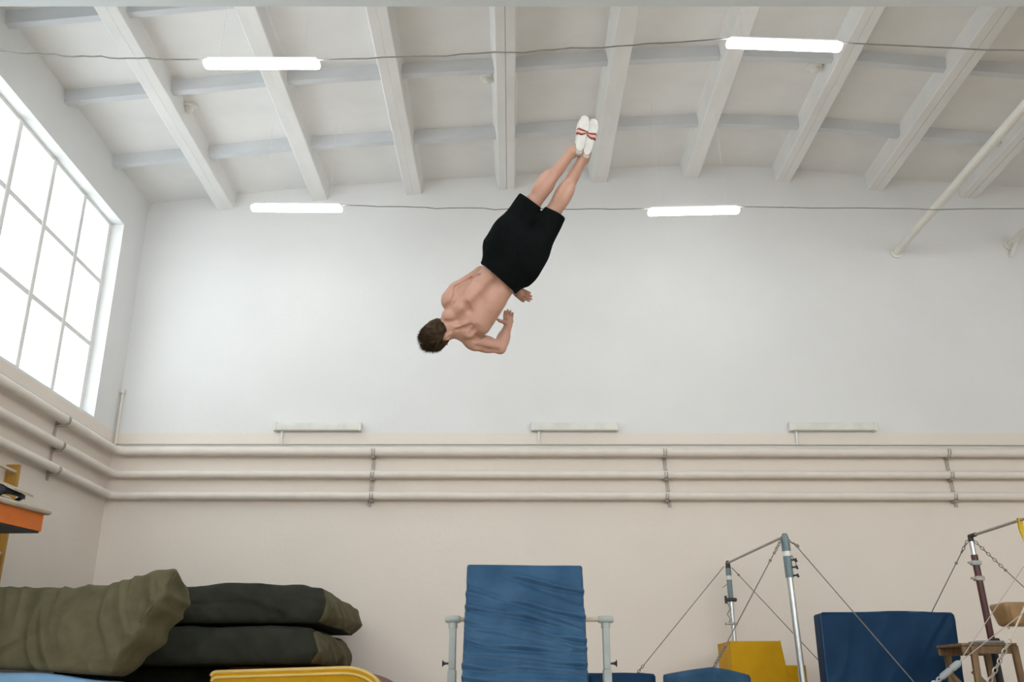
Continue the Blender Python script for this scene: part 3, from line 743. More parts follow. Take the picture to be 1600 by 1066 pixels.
# second high bar, dark red post
o = thing('high_bar', (5.25, 9.8, 0), 'high bar on a dark red post with chain and guy wires at the right edge', 'gym bar'); L = (5.25, 9.8, 0)
A = atZ(1516, 838, ZB); B = np.array([5.27, 8.55, ZB])
MB().tube([A, B], .0155, 12).build('rail', 'bar', o, smooth=60, origin=L)
MB().tube([A + [.0, .02, .0], A + (B - A) / np.linalg.norm(B - A) * .12], .024, 10).build('rail_socket', 'black', o, smooth=50, origin=L)
for P0, f in ((A, np.array([A[0] + .11, A[1], 0.0])), (B, np.array([B[0] + .11, B[1], 0.0]))):
    d = (f - P0); d /= np.linalg.norm(d)
    MB().tube([P0 + d * .0, P0 + d * .06], .030, 12).build('head', 'black', o, smooth=50, origin=L)
    MB().tube([P0 + d * .06, P0 + d * .21], .027, 12).build('inner_tube', 'steel', o, smooth=50, origin=L)
    MB().tube([P0 + d * .21, P0 + d * 1.27], .037, 16).build('post', 'oxblood', o, smooth=50, origin=L)
    MB().tube([P0 + d * 1.27, f], .039, 16).build('lower_post', 'black', o, smooth=50, origin=L)
    for q, m in ((.30, 'postgrey'), (.47, 'rust')):
        c = P0 + d * q
        MB().box(c + [-.05, -.045, -.025], c + [.05, .045, .025], .008).build('clamp_block', m, o, origin=L)
        MB().tube([c + [-.05, -.02, 0], c + [-.10, -.03, 0]], .014, 8).build('lock_knob', 'rust', o, smooth=50, origin=L)
    c = P0 + d * 1.17
    MB().box(c + [-.075, -.055, -.018], c + [.06, .05, .018], .008).build('white_clamp', 'whiteplast', o, origin=L)
    MB().box(c + [.02, -.05, -.06], c + [.07, .05, .06], .01).build('lock_block', 'black', o, origin=L)
    MB().tube([f, f + [0, 0, .03]], .16, 20).build('base_plate', 'postgrey', o, smooth=40, origin=L)
w0 = A + [-.04, 0, -.05]; an = atZ(1327, 1215, .05); chain(o, L, w0, lerp(w0, an, .05), r=.005); clip(o, L, lerp(w0, an, .09)); wire(o, L, lerp(w0, an, .04), an); anchor([an[0], an[1], 0])
w0 = A + [.03, -.02, -.06]; an = np.array([7.6, 10.6, .05]); 
p1 = atY(1600, 918, 10.75); dr = p1 - w0; an = w0 + dr * ((w0[2] - .05) / -dr[2]); anchor([an[0], an[1], 0])
m_ = lerp(w0, an, .13); chain(o, L, w0, m_, r=.005); clip(o, L, m_); wire(o, L, m_, an)
# near post: two wires down to a tensioner in front of the blue mat, and a chain
tn = atY(1497, 1037, 8.6); t0 = atY(1462, 1066, 8.58)
dv = (t0 - tn); dv /= np.linalg.norm(dv)
p1 = atY(1600, 885, 8.6); p2 = atY(1600, 957, 8.6)
e1 = tn + (p1 - tn) * 1.55; e2 = tn + (p2 - tn) * 2.6
wire(o, L, tn, e1, 'bar', .0035); wire(o, L, tn, e2, 'bar', .0042)
gp = B + [.11 * .3, 0, -.8]
MB().tube([tn - dv * .02, tn, tn + dv * .07, tn + dv * .085, tn + dv * .10, tn + dv * .19, tn + dv * .22], [.018, .029, .029, .018, .027, .027, .012], 16).build('tensioner', 'greypl', o, smooth=45, origin=L)
chain(o, L, tn + dv * .21, tn + dv * .29, 'greypl', .05, .009)
MB().tube([tn + dv * .29 + .02 * np.array([math.cos(q), 0, math.sin(q)]) for q in np.linspace(0, 6.283, 13)], .006, 6, cap=False).build('ring_link', 'steel', o, smooth=60, origin=L)
k = tn + dv * .30; an = k + dv * ((k[2] - .04) / -dv[2]); wire(o, L, k, an); anchor([an[0], an[1], 0])
c0 = atY(1600, 951, 8.9); c1 = atY(1578, 1000, 8.9); c2 = atY(1546, 1066, 8.9)
dv = c1 - c0; c9 = c0 - dv * 2.2; wire(o, L, c1, c9, 'wood', .009)
dv = c2 - c1; an = c1 + dv * ((c1[2] - .05) / -dv[2]); chain(o, L, c1, an, 'bar', .062, .006); anchor([an[0], an[1], 0])
# yellow strap looped over the rail
p = atZ(1593, 813, ZB); Lz = tuple(p)
o2 = thing('hanging_strap', p, 'yellow strap with black print looped over the rail at the right edge', 'strap')
for s, dx in ((-1, -.012), (1, .02)):
    pts = [p + [0, s * .018, .018], p + [dx * .3, s * .024, -.1], p + [.03 + dx, s * .026, -.25], p + [.09 + dx, s * .02, -.46]]
    mb = MB()
    for a_, b_ in zip(pts[:-1], pts[1:]): mb.bar(a_, b_, .042, .004, (0, 1, 0))
    mb.build('strap_band', 'strap', o2, origin=Lz)
MB().box(p + [-.021, -.022, .016], p + [.021, .022, .021]).build('strap_loop', 'strap', o2, origin=Lz)
for q in (.22, .27, .33, .40):
    c = p + [.012 + q * .16, -.034, -q]; MB().box(c + [-.014, -.002, -.008], c + [.014, .002, .012]).build('print_mark', 'black', o2, origin=Lz)
MB().tube([p + [.10, 0, -.45], p + [.14, 0, -.66]], .009, 8).build('cord', 'black', o2, smooth=60, origin=Lz)

# ================================================================== WOODEN TRESTLE AND VAULTING BUCK
YT = 10.2
a = atY(1503, 1008, YT); b = atY(1587, 1008, YT); L = ((a[0] + b[0]) / 2, YT + .3, 0)
o = thing('wooden_trestle', L, 'worn brown wooden trestle table beside the large dark blue mat', 'table')
zt = a[2]
MB().box((a[0], YT, zt - .085), (b[0], YT + .04, zt - .008), .006).build('front_rail', 'brownwood', o, origin=L)
MB().box((a[0], YT + .56, zt - .085), (b[0], YT + .60, zt - .008), .006).build('back_rail', 'brownwood', o, origin=L)
for k in range(4):
    y = YT - .01 + k * .155; MB().box((a[0] - .01, y, zt - .008), (b[0] + .01, y + .15, zt + .018), .004).build('top_plank', 'brownwood', o, origin=L)
for x, sp in ((a[0] + .10, -.01), (b[0] - .03, .07)):
    for y in (YT - .022, YT + .60):
        MB().bar((x, y, zt - .01), (x + sp, y, 0), .045, .06, (1, 0, 0)).build('leg', 'brownwood', o, origin=L)
for y in (YT + .02, YT + .58):
    MB().bar((a[0] + .08, y, zt - .25), (b[0] - .05, y, zt - .75), .03, .045).build('cross_brace', 'brownwood', o, origin=L)
pt = MB().box((a[0] + .20, YT + .05, zt + .018), (a[0] + .47, YT + .30, zt + .045), .008).build('plate', 'greypl', origin=(a[0] + .3, YT + .2, zt + .018)); tag(pt, 'pale grey plate lying on the wooden trestle at the foot of the dark red post', 'plate')

YV = 9.6
a = atY(1573, 945, YV); zb = atY(1585, 976, YV)[2]; zt = atY(1590, 940, YV)[2]
L = (a[0] + .62, YV + .22, 0)
o = thing('vaulting_buck', L, 'tan leather vaulting buck at the right edge, only its end in view', 'gym apparatus')
V, Q = soft_box((1.25, .36, zt - zb), .035, .03)
v = V[:, 2] / (zt - zb) + .5; V[:, 0] *= 1 - .11 * (1 - v); V[:, 1] *= 1 - .12 * (1 - v)
raw_mesh('body', V, Q, 'leather', o, (0, 0, (zt + zb) / 2), smooth=True)
for s in (-1, 1): MB().tube([(s * .56, -.17, (zb + .05)), (s * .58, -.185, zt - .03)], .006, 6).build('seam', 'leather', o, smooth=60).location = (0, 0, 0)
for sx in (-1, 1):
    for sy in (-1, 1):
        MB().tube([(sx * .26, sy * .10, zb + .03), (sx * .30, sy * .20, 0)], [.028, .024], 12).build('leg', 'steel', o, smooth=60).location = (0, 0, 0)
        MB().tube([(sx * .30, sy * .20, 0), (sx * .299, sy * .198, .04)], .035, 12).build('rubber_foot', 'black', o, smooth=60).location = (0, 0, 0)
    MB().tube([(sx * .53, 0, zb - .03), (sx * .53, 0, zb + .03)], .012, 8).build('bolt', 'rust', o, smooth=60).location = (0, 0, 0)

# ================================================================== LEFT EDGE: WALL BARS, PLATFORM, SPRINGBOARD
o = thing('wall_bars', (XL, 9.4, 0), 'ochre wooden wall bars fixed to the left wall under the pipes', 'wall bars'); L = (XL, 9.4, 0)
for y in (10.93, 9.95, 8.97, 7.99): MB().box((XL + .002, y - .045, .05), (XL + .155, y, 3.49), .006).build('upright', 'ochre', o, origin=L)
for k in range(11):
    z = 3.40 - k * .31
    for y in (10.93, 9.95, 8.97):
        MB().tube([(XL + .115, y - .045, z), (XL + .115, y - .98, z)], .021, 10).build('rung', 'wood', o, smooth=60, origin=L)

zb = 2.52; A = atZ(64, 831, zb); Bn = atZ(0, 816, zb); Cf = atZ(0, 832, zb)
Bn = A + (Bn - A) * 1.25; Cf = A + (Cf - A) * 1.02
h = atY(66, 804, A[1])[2] - zb
L = (A[0] - .5, A[1], zb)
o = thing('padded_platform', L, 'orange sided padded platform with beige top sticking out from the wall bars', 'gym apparatus')
def slab(poly, z0, z1):
    n = len(poly); v = [(p[0], p[1], z0) for p in poly] + [(p[0], p[1], z1) for p in poly]
    return MB().add(v, [tuple(range(n - 1, -1, -1)), tuple(range(n, 2 * n))] + [(i, (i + 1) % n, n + (i + 1) % n, n + i) for i in range(n)])
pl = [A, np.array([XL + .17, Cf[1], 0]), np.array([XL + .17, Bn[1] - .1, 0]), Bn]
slab(pl, zb, zb + h).build('side_panel', 'orange', o, origin=L)
cc = sum(np.array(p[:2]) for p in pl) / 4
sh = lambda s: [np.append(cc + (np.array(p[:2]) - cc) * s, 0) for p in pl]
slab(sh(.97), zb - .018, zb - .001).build('underside', 'navy', o, origin=L)
tp = sh(1.08); tp = [np.array([max(q[0], XL + .16), q[1], 0]) for q in tp]
slab(tp, zb + h, zb + h + .05).build('top_pad', 'beige', o, origin=L)
MB().tube([np.append(q[:2], zb + h + .025) for q in tp] + [np.append(tp[0][:2], zb + h + .025)], .027, 8).build('pad_roll', 'beige', o, smooth=60, origin=L)
for y in (Bn[1] + .12, A[1] - .12): MB().box((XL + .158, y - .025, zb + .01), (XL + .19, y + .025, zb + h - .01)).build('hook', 'rust', o, origin=L)
ztop = zb + h + .052
S1 = atY(40, 768, A[1] - .25); S0 = atY(0, 757, A[1] - .3)
L = (S1[0] - .25, A[1] - .3, ztop)
o = thing('springboard', L, 'small dark springboard with a sloping top lying on the padded platform', 'springboard')
y0, y1 = A[1] - .48, A[1] - .08
xa = XL + .17
def strip(pts, t0, t1):
    poly = [(x, z + t1) for x, z in pts] + [(x, z + t0) for x, z in reversed(pts)]
    return MB().prism(poly, y0, y1)
cv = [(xa, S0[2] + .005), (S0[0], S0[2]), ((S0[0] + S1[0]) / 2, (S0[2] + S1[2]) / 2 + .008), (S1[0] - .06, S1[2] + .005), (S1[0], S1[2] - .02)]
strip(cv, -.012, .012).build('top_board', 'beige', o, smooth=30, origin=L)
strip([(x - .02, z) for x, z in cv[:-1]], -.055, -.013).build('carpet_layer', 'navy', o, smooth=30, origin=L)
for y in (y0 + .03, y1 - .03): MB().bar((S1[0] - .09, y, S1[2] - .03), (S1[0] - .24, y, ztop + .012), .03, .03).build('strut', 'black', o, origin=L)
MB().box((xa, y0, ztop), (S1[0] - .2, y1, ztop + .02), .004).build('base_board', 'beige', o, origin=L)

# ================================================================== THE JUMPING PERSON
Z0 = 6.1
def J(px, py, w=0.0):
    z = Z0 - w
    return np.array([(px - 800) / F * z, (533 - py) / F * z, -z])
class SDF:
    """smooth union of simple volumes on a grid, turned into one continuous surface"""
    def __init__(s, lo, hi, h):
        s.h = h; s.lo = np.array(lo, float); s.n = np.ceil((np.array(hi) - s.lo) / h).astype(int) + 1
        s.d = np.full(s.n, .12, np.float32)
        s.ax = [s.lo[k] + h * np.arange(s.n[k]) for k in range(3)]
    def _blk(s, lo, hi):
        i0 = np.clip(np.floor((lo - s.lo) / s.h).astype(int), 0, s.n); i1 = np.clip(np.ceil((hi - s.lo) / s.h).astype(int) + 1, 0, s.n)
        sl = tuple(slice(a, b) for a, b in zip(i0, i1))
        P = np.stack(np.meshgrid(*[s.ax[k][sl[k]] for k in range(3)], indexing='ij'), -1)
        return sl, P
    def merge(s, sl, e, k):
        d = s.d[sl]
        if k > 0:
            hh = np.maximum(k - np.abs(d - e), 0) / k; s.d[sl] = np.minimum(d, e) - hh * hh * k * .25
        else: s.d[sl] = np.minimum(d, e)
    def cut(s, sl, e, k):
        d = s.d[sl]; e = -e
        hh = np.maximum(k - np.abs(d - e), 0) / max(k, 1e-6); s.d[sl] = np.maximum(d, e) + hh * hh * k * .25
    def cone(s, a, b, ra, rb, k=.02, sub=False):
        a = np.array(a); b = np.array(b); m = max(ra, rb) + k + 3 * s.h
        sl, P = s._blk(np.minimum(a, b) - m, np.maximum(a, b) + m)
        ba = b - a; t = np.clip(((P - a) @ ba) / (ba @ ba), 0, 1)
        e = np.linalg.norm(P - a - t[..., None] * ba, axis=-1) - (ra + (rb - ra) * t)
        (s.cut if sub else s.merge)(sl, e, k)
    def ell(s, c, r, axes=None, k=.02, sub=False):
        c = np.array(c); r = np.array(r, float); m = r.max() + k + 3 * s.h
        sl, P = s._blk(c - m, c + m); q = P - c
        if axes is not None: q = q @ np.array(axes).T
        k0 = np.linalg.norm(q / r, axis=-1); k1 = np.linalg.norm(q / (r * r), axis=-1) + 1e-9
        e = k0 * (k0 - 1) / k1; e = np.where(k0 < 1e-3, -r.min(), e)
        (s.cut if sub else s.merge)(sl, e, k)
    def loft(s, pts, lat, ra, rb, k=.02, pw=2.0):
        """elliptic tube through pts; lat = side vectors, ra = half width, rb = half depth"""
        pts = np.array(pts); lat = np.array(lat, float)
        m = max(max(ra), max(rb)) + k + 3 * s.h
        sl, P = s._blk(pts.min(0) - m, pts.max(0) + m)
        a, b = pts[0], pts[-1]; ax = b - a; ln = np.linalg.norm(ax); ax /= ln
        st = (pts - a) @ ax; t = (P - a) @ ax; tc = np.clip(t, 0, st[-1])
        def ip(v):
            v = np.array(v, float); f = np.linspace(0, st[-1], 120)
            y = np.interp(f, st, v); kr = np.hanning(23); kr /= kr.sum(); y = np.convolve(np.pad(y, 11, 'edge'), kr, 'valid'); return np.interp(tc, f, y)
        q = P - np.stack([ip(pts[:, 0]), ip(pts[:, 1]), ip(pts[:, 2])], -1)
        lv = np.stack([ip(lat[:, 0]), ip(lat[:, 1]), ip(lat[:, 2])], -1); lv -= ax * (lv @ ax)[..., None]; lv /= np.linalg.norm(lv, axis=-1, keepdims=True)
        sv = np.cross(lv, ax)
        x = (q * lv).sum(-1); y = (q * sv).sum(-1); A = ip(ra); B = ip(rb); over = t - tc
        rad = (np.abs(x / A) ** pw + np.abs(y / B) ** pw + np.abs(over / np.minimum(A, B)) ** 2) ** (1 / pw)
        s.merge(sl, (rad - 1) * np.minimum(A, B), k)
    def surf(s, px, py):
        for w in np.arange(.10, -.45, -.003):
            i = np.round((J(px, py, w) - s.lo) / s.h).astype(int)
            if (i >= 0).all() and (i < s.n).all() and s.d[tuple(i)] < 0: return w
        return -.2
    def crease(s, pts, r, depth, k):
        P = [J(x, y, s.surf(x, y) + r - depth) for x, y in pts]
        for a, b in zip(P[:-1], P[1:]): s.cone(a, b, r, r, k, True)
    def mesh(s):
        d = s.d; h = s.h; sg = (d < 0)
        cnt = np.zeros(np.array(d.shape) - 1, np.uint8)
        for dx in (0, 1):
            for dy in (0, 1):
                for dz in (0, 1): cnt += sg[dx:d.shape[0]-1+dx, dy:d.shape[1]-1+dy, dz:d.shape[2]-1+dz]
        act = np.argwhere((cnt > 0) & (cnt < 8)); idx = np.full(cnt.shape, -1, np.int32); idx[tuple(act.T)] = np.arange(len(act))
        cor = np.array([(i, j, k) for i in (0, 1) for j in (0, 1) for k in (0, 1)])
        val = np.stack([d[tuple((act + c).T)] for c in cor], 1)
        acc = np.zeros((len(act), 3)); n = np.zeros(len(act))
        for p in range(8):
            for q in range(p + 1, 8):
                if np.abs(cor[p] - cor[q]).sum() != 1: continue
                a, b = val[:, p], val[:, q]; mk = (a < 0) != (b < 0); t = np.where(mk, a / np.where(mk, a - b, 1), 0)
                acc += np.where(mk[:, None], cor[p] + t[:, None] * (cor[q] - cor[p]), 0); n += mk
        V = s.lo + h * (act + acc / n[:, None]); Qs = []
        for ax in range(3):
            b_, c_ = (ax + 1) % 3, (ax + 2) % 3
            s0 = [slice(None)] * 3; s1 = [slice(None)] * 3; s0[ax] = slice(0, -1); s1[ax] = slice(1, None)
            ed = np.argwhere(sg[tuple(s0)] != sg[tuple(s1)])
            ed = ed[(ed[:, b_] > 0) & (ed[:, c_] > 0) & (ed[:, b_] < cnt.shape[b_]) & (ed[:, c_] < cnt.shape[c_])]
            ins = sg[tuple(ed.T)]
            eb = np.zeros(3, int); eb[b_] = 1; ec = np.zeros(3, int); ec[c_] = 1
            q = np.stack([idx[tuple((ed - o_).T)] for o_ in (eb + ec, ec, 0 * eb, eb)], 1)
            q = np.where(ins[:, None], q, q[:, ::-1]); Qs.append(q)
        return V, np.concatenate(Qs)
def smooth_mesh(V, Q, it=2, lam=.5):
    for _ in range(it):
        acc = np.zeros_like(V); n = np.zeros(len(V))
        for k in range(4):
            a, b = Q[:, k], Q[:, (k + 1) % 4]
            for c in range(3): acc[:, c] += np.bincount(a, V[b, c], len(V)) + np.bincount(b, V[a, c], len(V))
            n += np.bincount(a, minlength=len(V)) + np.bincount(b, minlength=len(V))
        V = V + lam * (acc / np.maximum(n, 1)[:, None] - V)
    return V

PC = J(790, 415, -.1)                         # the person's origin
person = thing('person', CAM @ Vector(PC), 'shirtless person in black shorts and white shoes upside down in mid-air', 'person')
R3 = np.array(CAM.to_3x3())
def body_part(name, V, Q, m, parent=None, smooth=True):
    return raw_mesh(name, (np.asarray(V) - PC) @ R3.T, Q, m, parent or person, (0, 0, 0), smooth)

un = lambda v: np.array(v, float) / np.linalg.norm(v)
UPB = un([-.655, -.755, 0.0])                 # towards the head, camera space (y up)
LAT = un([.755, -.655, 0.0])                  # towards the person's left side
BK = np.array([0, 0, 1.0])                    # towards the camera: the back
HT = math.radians(36)
HL = LAT * math.cos(HT) + BK * math.sin(HT)   # left side of the turned head
HB = BK * math.cos(HT) - LAT * math.sin(HT)   # back of the turned head

# skeleton
hip, waist, midb, chest, neck0 = J(801, 402, -.115), J(779, 435, -.115), J(755, 470, -.115), J(733, 496, -.12), J(709, 513, -.095)
Rsh, Lsh = J(703, 473, -.095), J(738, 533, -.16)
Rel, Rwr = J(752, 427, -.215), J(803, 453, -.26)
Lel, Lwr = J(781, 543, -.23), J(794, 509, -.30)
Rhip, Lhip = J(785, 392, -.115), J(817, 415, -.115)
Rkn, Lkn = J(834, 315, -.10), J(865, 330, -.13)
Ran, Lan = J(893, 238, -.085), J(912, 247, -.105)
HC_ = J(686, 521, -.105)

def build_body(g):
    # trunk
    g.loft([hip, waist, midb, chest, J(718, 505, -.115)], [LAT, LAT, LAT, LAT + BK * -.22, LAT + BK * -.25], [.150, .130, .134, .140, .118], [.108, .088, .092, .094, .075], .03, 2.25)
    g.ell(J(745, 482, -.16), (.122, .17, .095), [LAT, UPB, BK], .04)
    # neck and head (the head is turned a little, left ear in view)
    g.cone(J(716, 506, -.110), J(695, 517, -.105), .060, .055, .03)
    g.ell(HC_ + HB * .012, (.074, .098, .088), [HL, UPB, HB], .02)
    g.ell(HC_ - UPB * .045 - HB * .05, (.056, .07, .055), [HL, UPB, HB], .03)
    g.ell(HC_ - UPB * .095 - HB * .075, (.026, .022, .028), None, .025)          # chin
    g.cone(HC_ - UPB * .005 - HB * .088, HC_ - UPB * .040 - HB * .106, .009, .014, .014)   # nose
    for s in (-1, 1):
        g.ell(HC_ + HL * s * .032 + UPB * .004 - HB * .088, (.016, .010, .014), [HL, UPB, HB], .008, True)   # eye sockets
        g.ell(HC_ + HL * s * .030 + UPB * .022 - HB * .080, (.024, .008, .012), [HL, UPB, HB], .014)
        e = HC_ + HL * s * .082 - UPB * .024 + HB * .010
        g.ell(e, (.010, .032, .020), [un(HL * 1.0 + HB * .35 * s), UPB, un(HB - HL * s * .35)], .008)
        g.ell(e + HL * s * .010 + HB * .001, (.006, .019, .011), [HL, UPB, HB], .004, True)
    g.ell(HC_ - UPB * .066 - HB * .094, (.022, .006, .012), [HL, UPB, HB], .006)
    g.ell(HC_ - UPB * .076 - HB * .092, (.020, .006, .012), [HL, UPB, HB], .006)
    # back: two long humps beside the spine, lats, trapezius, shoulder blades
    g.cone(J(769, 425, -.090), J(724, 483, -.078), .054, .072, .022)
    g.cone(J(790, 445, -.090), J(747, 503, -.092), .052, .068, .022)
    g.cone(J(764, 452, -.095), J(722, 478, -.085), .034, .044, .03)
    g.cone(J(780, 472, -.100), J(753, 512, -.115), .034, .048, .03)
    for sh, s in ((Rsh, -1), (Lsh, 1)): g.cone(J(706, 511, -.100), sh + UPB * .012 + BK * .01 - LAT * s * .03, .046, .036, .035)
    g.ell(J(702, 494, -.062), (.050, .046, .042), None, .022)
    g.ell(J(718, 478, -.050), (.042, .062, .034), [un([.6, -.8, 0]), un([-.8, -.6, 0]), BK], .016)
    ad = un(J(738, 497, 0) - J(706, 511, 0))
    g.ell(J(721, 506, -.052), (.060, .024, .036), [ad, un(np.cross(BK, ad)), BK], .014)
    g.ell(J(731, 521, -.085), (.046, .036, .040), None, .016)
    # arms
    for sh, el, wr, s in ((Rsh, Rel, Rwr, -1), (Lsh, Lel, Lwr, 1)):
        g.ell(sh + (el - sh) * .08, (.056, .062, .056), None, .035)
        ka = .010 if s < 0 else .022
        g.cone(sh, sh + (el - sh) * .55, .052, .053, ka)
        g.cone(sh + (el - sh) * .45, el, .053, .041, ka)
        g.ell(sh + (el - sh) * .50 + BK * .018, (.038, .038, .038), None, .02)
        g.ell(el + un(el - sh) * .006 + un(el - wr) * .008, (.030, .030, .030), None, .02)
        g.ell(el + (wr - el) * .28, (.045, .045, .045), None, .02)
        g.cone(el, el + (wr - el) * .5, .039, .040, .015)
        g.cone(el + (wr - el) * .45, wr, .040, .026, .015)
    # legs
    for hp, kn, an, s in ((Rhip, Rkn, Ran, -1), (Lhip, Lkn, Lan, 1)):
        g.cone(hp, hp + (kn - hp) * .5, .088, .074, .04)
        g.cone(hp + (kn - hp) * .45, kn, .074, .054, .03)
        g.cone(kn, kn + (an - kn) * .32, .052, .053, .010)
        ax = un(an - kn); sd = un(np.cross(BK, ax))
        for q in (-1, 1): g.ell(kn + (an - kn) * (.29 if q < 0 else .32) + BK * .022 + sd * q * .022 + LAT * (-.012 if s < 0 else .004), (.036, .105, .038), [sd, ax, un(np.cross(sd, ax))], .014)
        g.cone(kn + (an - kn) * .3 + LAT * (-.006 if s < 0 else .004), kn + (an - kn) * .7, .050, .036, .012)
        g.cone(kn + (an - kn) * .65, an, .038, .031, .010)
        g.cone(kn + (an - kn) * .72 + BK * .016, an + BK * .026, .018, .013, .018)         # achilles tendon
        for q in (-1, 1): g.ell(an + sd * q * .024, (.013, .018, .013), None, .014)         # ankle bones
        g.ell(hp + BK * .05 + UPB * -.01, (.085, .095, .075), [LAT, UPB, BK], .04)           # seat
        hl, te = FEET[s]
        g.cone(an, hl - BK * .035 + (te - hl) * .08, .031, .029, .025)
        g.cone(hl - BK * .040 + (te - hl) * .1, hl - BK * .034 + (te - hl) * .55, .028, .028, .02)
        g.cone(hl - BK * .034 + (te - hl) * .5, hl - BK * .028 + (te - hl) * .86, .028, .020, .02)
    # creases that part the muscles of the back and arms
    g.cone(J(703, 466, -.090), J(714, 452, -.115), .053, .050, .03)
    g.cone(J(712, 454, -.110), J(752, 426, -.205), .049, .041, .016)
    g.crease([(787, 430), (772, 446), (752, 468), (734, 487), (716, 502)], .030, .011, .028)
    g.crease([(749, 429), (738, 434), (726, 440), (714, 448)], .010, .011, .008)
    g.crease([(712, 449), (711, 462), (706, 472), (696, 483)], .012, .007, .012)
    g.crease([(714, 516), (724, 513), (737, 509)], .011, .008, .010)
    g.crease([(741, 532), (750, 528), (757, 523)], .010, .007, .010)
    g.crease([(697, 503), (706, 503), (716, 501)], .012, .006, .012)
    g.crease([(746, 543), (762, 547), (778, 549)], .014, .004, .016)
    g.crease([(735, 522), (741, 516), (745, 511)], .016, .005, .016)
    g.crease([(722, 470), (730, 478), (733, 485)], .018, .005, .018)
    # hands: palm and five fingers
    def hand(wr, fwd, side, nrm, ln, curl, thumb_sw):
        """fwd = towards the fingers, side = towards the thumb, nrm = out of the palm"""
        pc = wr + fwd * .048 * ln
        g.ell(pc, (.036, .050 * ln, .017), [side, fwd, nrm], .012)
        g.cone(wr, pc, .024, .026, .012)
        for i, (o_, l_) in enumerate(((.027, .95), (.009, 1.05), (-.009, .98), (-.026, .78))):
            b = wr + fwd * (.086 - .004 * abs(i - 1)) * ln + side * o_; dirv = un(fwd + side * o_ * 1.0 + nrm * .10); rr = .0088 - .0008 * (i == 3)
            for sg_, (f_, c_) in enumerate(((.040, curl), (.028, curl * 1.1), (.022, curl * .8))):
                e = b + dirv * f_ * l_ * ln; g.cone(b, e, rr, rr * .94, .004); b = e; rr *= .94
                dirv = un(dirv + nrm * c_)
        b = wr + fwd * .022 + side * .026 + nrm * .006; dirv = un(side * 1.0 + fwd * thumb_sw + nrm * .35)
        g.cone(b - side * .012, b + dirv * .028, .016, .012, .012); b = b + dirv * .026
        for f_ in (.030, .024):
            e = b + dirv * f_ * ln; g.cone(b, e, .0115, .0100, .004); b = e; dirv = un(dirv + fwd * .35)
    hand(Lwr, un([.02, .93, .10]), un([-.95, .0, .25]), un([.22, -.15, .95]), .62, .34, .35)
    hand(Rwr, un([.88, -.38, .08]), un([-.30, -.80, -.35]), un([.2, -.2, -.95]), .74, .10, 3.0)

FEET = {-1: (J(905, 236, -.035), J(915, 182, -.085)), 1: (J(916, 242, -.05), J(929, 187, -.10))}
lo = J(650, 572, -.52); hi = J(946, 172, .10)
g = SDF(np.minimum(lo, hi) - [.03, .03, 0], np.maximum(lo, hi) + [.03, .03, 0], .0042)
build_body(g)
V, Q = g.mesh(); V = smooth_mesh(V, Q, 1, .4)
# keep the skin inside the clothes
body_part('body', V, Q, 'skin')
for s in (-1, 1):
    V, Q = soft_box((.022, .022, .022), .0109, .004); body_part('eye', V + HC_ + HL * s * .032 + UPB * .004 - HB * .079, Q, 'eye')
del g

# hair: a cap of tufts over the skull plus loose strands
lo = HC_ - .17; hi = HC_ + .17
g = SDF(lo, hi, .0035)
g.ell(HC_ + HB * .014 + UPB * .012, (.081, .106, .098), [HL, UPB, HB], 0)
sl, P = g._blk(lo, hi); q = P - HC_
ql, qu, qb = q @ HL, q @ UPB, q @ HB
tuft = vnoise(np.stack([ql * 55, qu * 22, qb * 55], -1), 5) * .006 + vnoise(np.stack([ql * 120, qu * 40, qb * 120], -1), 6) * .003
top = sstep(-.02, .10, qu)
g.d[sl] = g.d[sl] + tuft * (.6 + .9 * top) - .010 * top
line = np.minimum(qu + .078 + .10 * np.clip(-qb - .0, 0, 1) * 0, qb * 1.0 + .062 + qu * .45)     # nape and forehead hair line
side = qu + .03 - np.clip(qb * 1.6, -.05, .045) - (np.abs(ql) < .05) * .02
hl_ = np.minimum(line, qu + .030 + np.clip(qb, 0, .1) * .85)
for s in (-1, 1):
    er = np.linalg.norm(np.stack([(ql - s * .092) * .8, (qu + .026) * .85, (qb - .008) * 1.1], -1), axis=-1) - .038
    g.d[sl] = np.maximum(g.d[sl], -er)
g.d[sl] = np.maximum(g.d[sl], -hl_)
V, Q = g.mesh(); V = smooth_mesh(V, Q, 1, .3)
hair = body_part('hair', V, Q, 'hair')
rng = np.random.RandomState(4); vs = []; fs = []
sel = V[rng.choice(len(V), 3400, replace=False)]
for p in sel:
    q = p - HC_; u_ = q @ UPB
    if (q @ q) < .0055: continue
    n = un(np.array([q @ LAT / .0071, u_ / .0112, q @ BK / .0096]) @ np.array([LAT, UPB, BK]))
    ln = (.012 + .018 * max(0, u_ / .1)) * rng.uniform(.5, 1.25)
    dv = un(n * .55 + UPB * (.55 if u_ > 0 else -.35) + np.array([-.15, .0, .0]) + rng.normal(0, .22, 3)); t = un(np.cross(dv, rng.normal(0, 1, 3))); t2 = np.cross(dv, t)
    k = len(vs); b = p - n * .004; wd = .0022
    vs += [b + t * wd, b - t * .5 * wd + t2 * .87 * wd, b - t * .5 * wd - t2 * .87 * wd, b + dv * ln]
    fs += [(k, k + 1, k + 3), (k + 1, k + 2, k + 3), (k + 2, k, k + 3)]
st = body_part('hair_strands', vs, fs, 'hair', hair); st['kind'] = 'stuff'

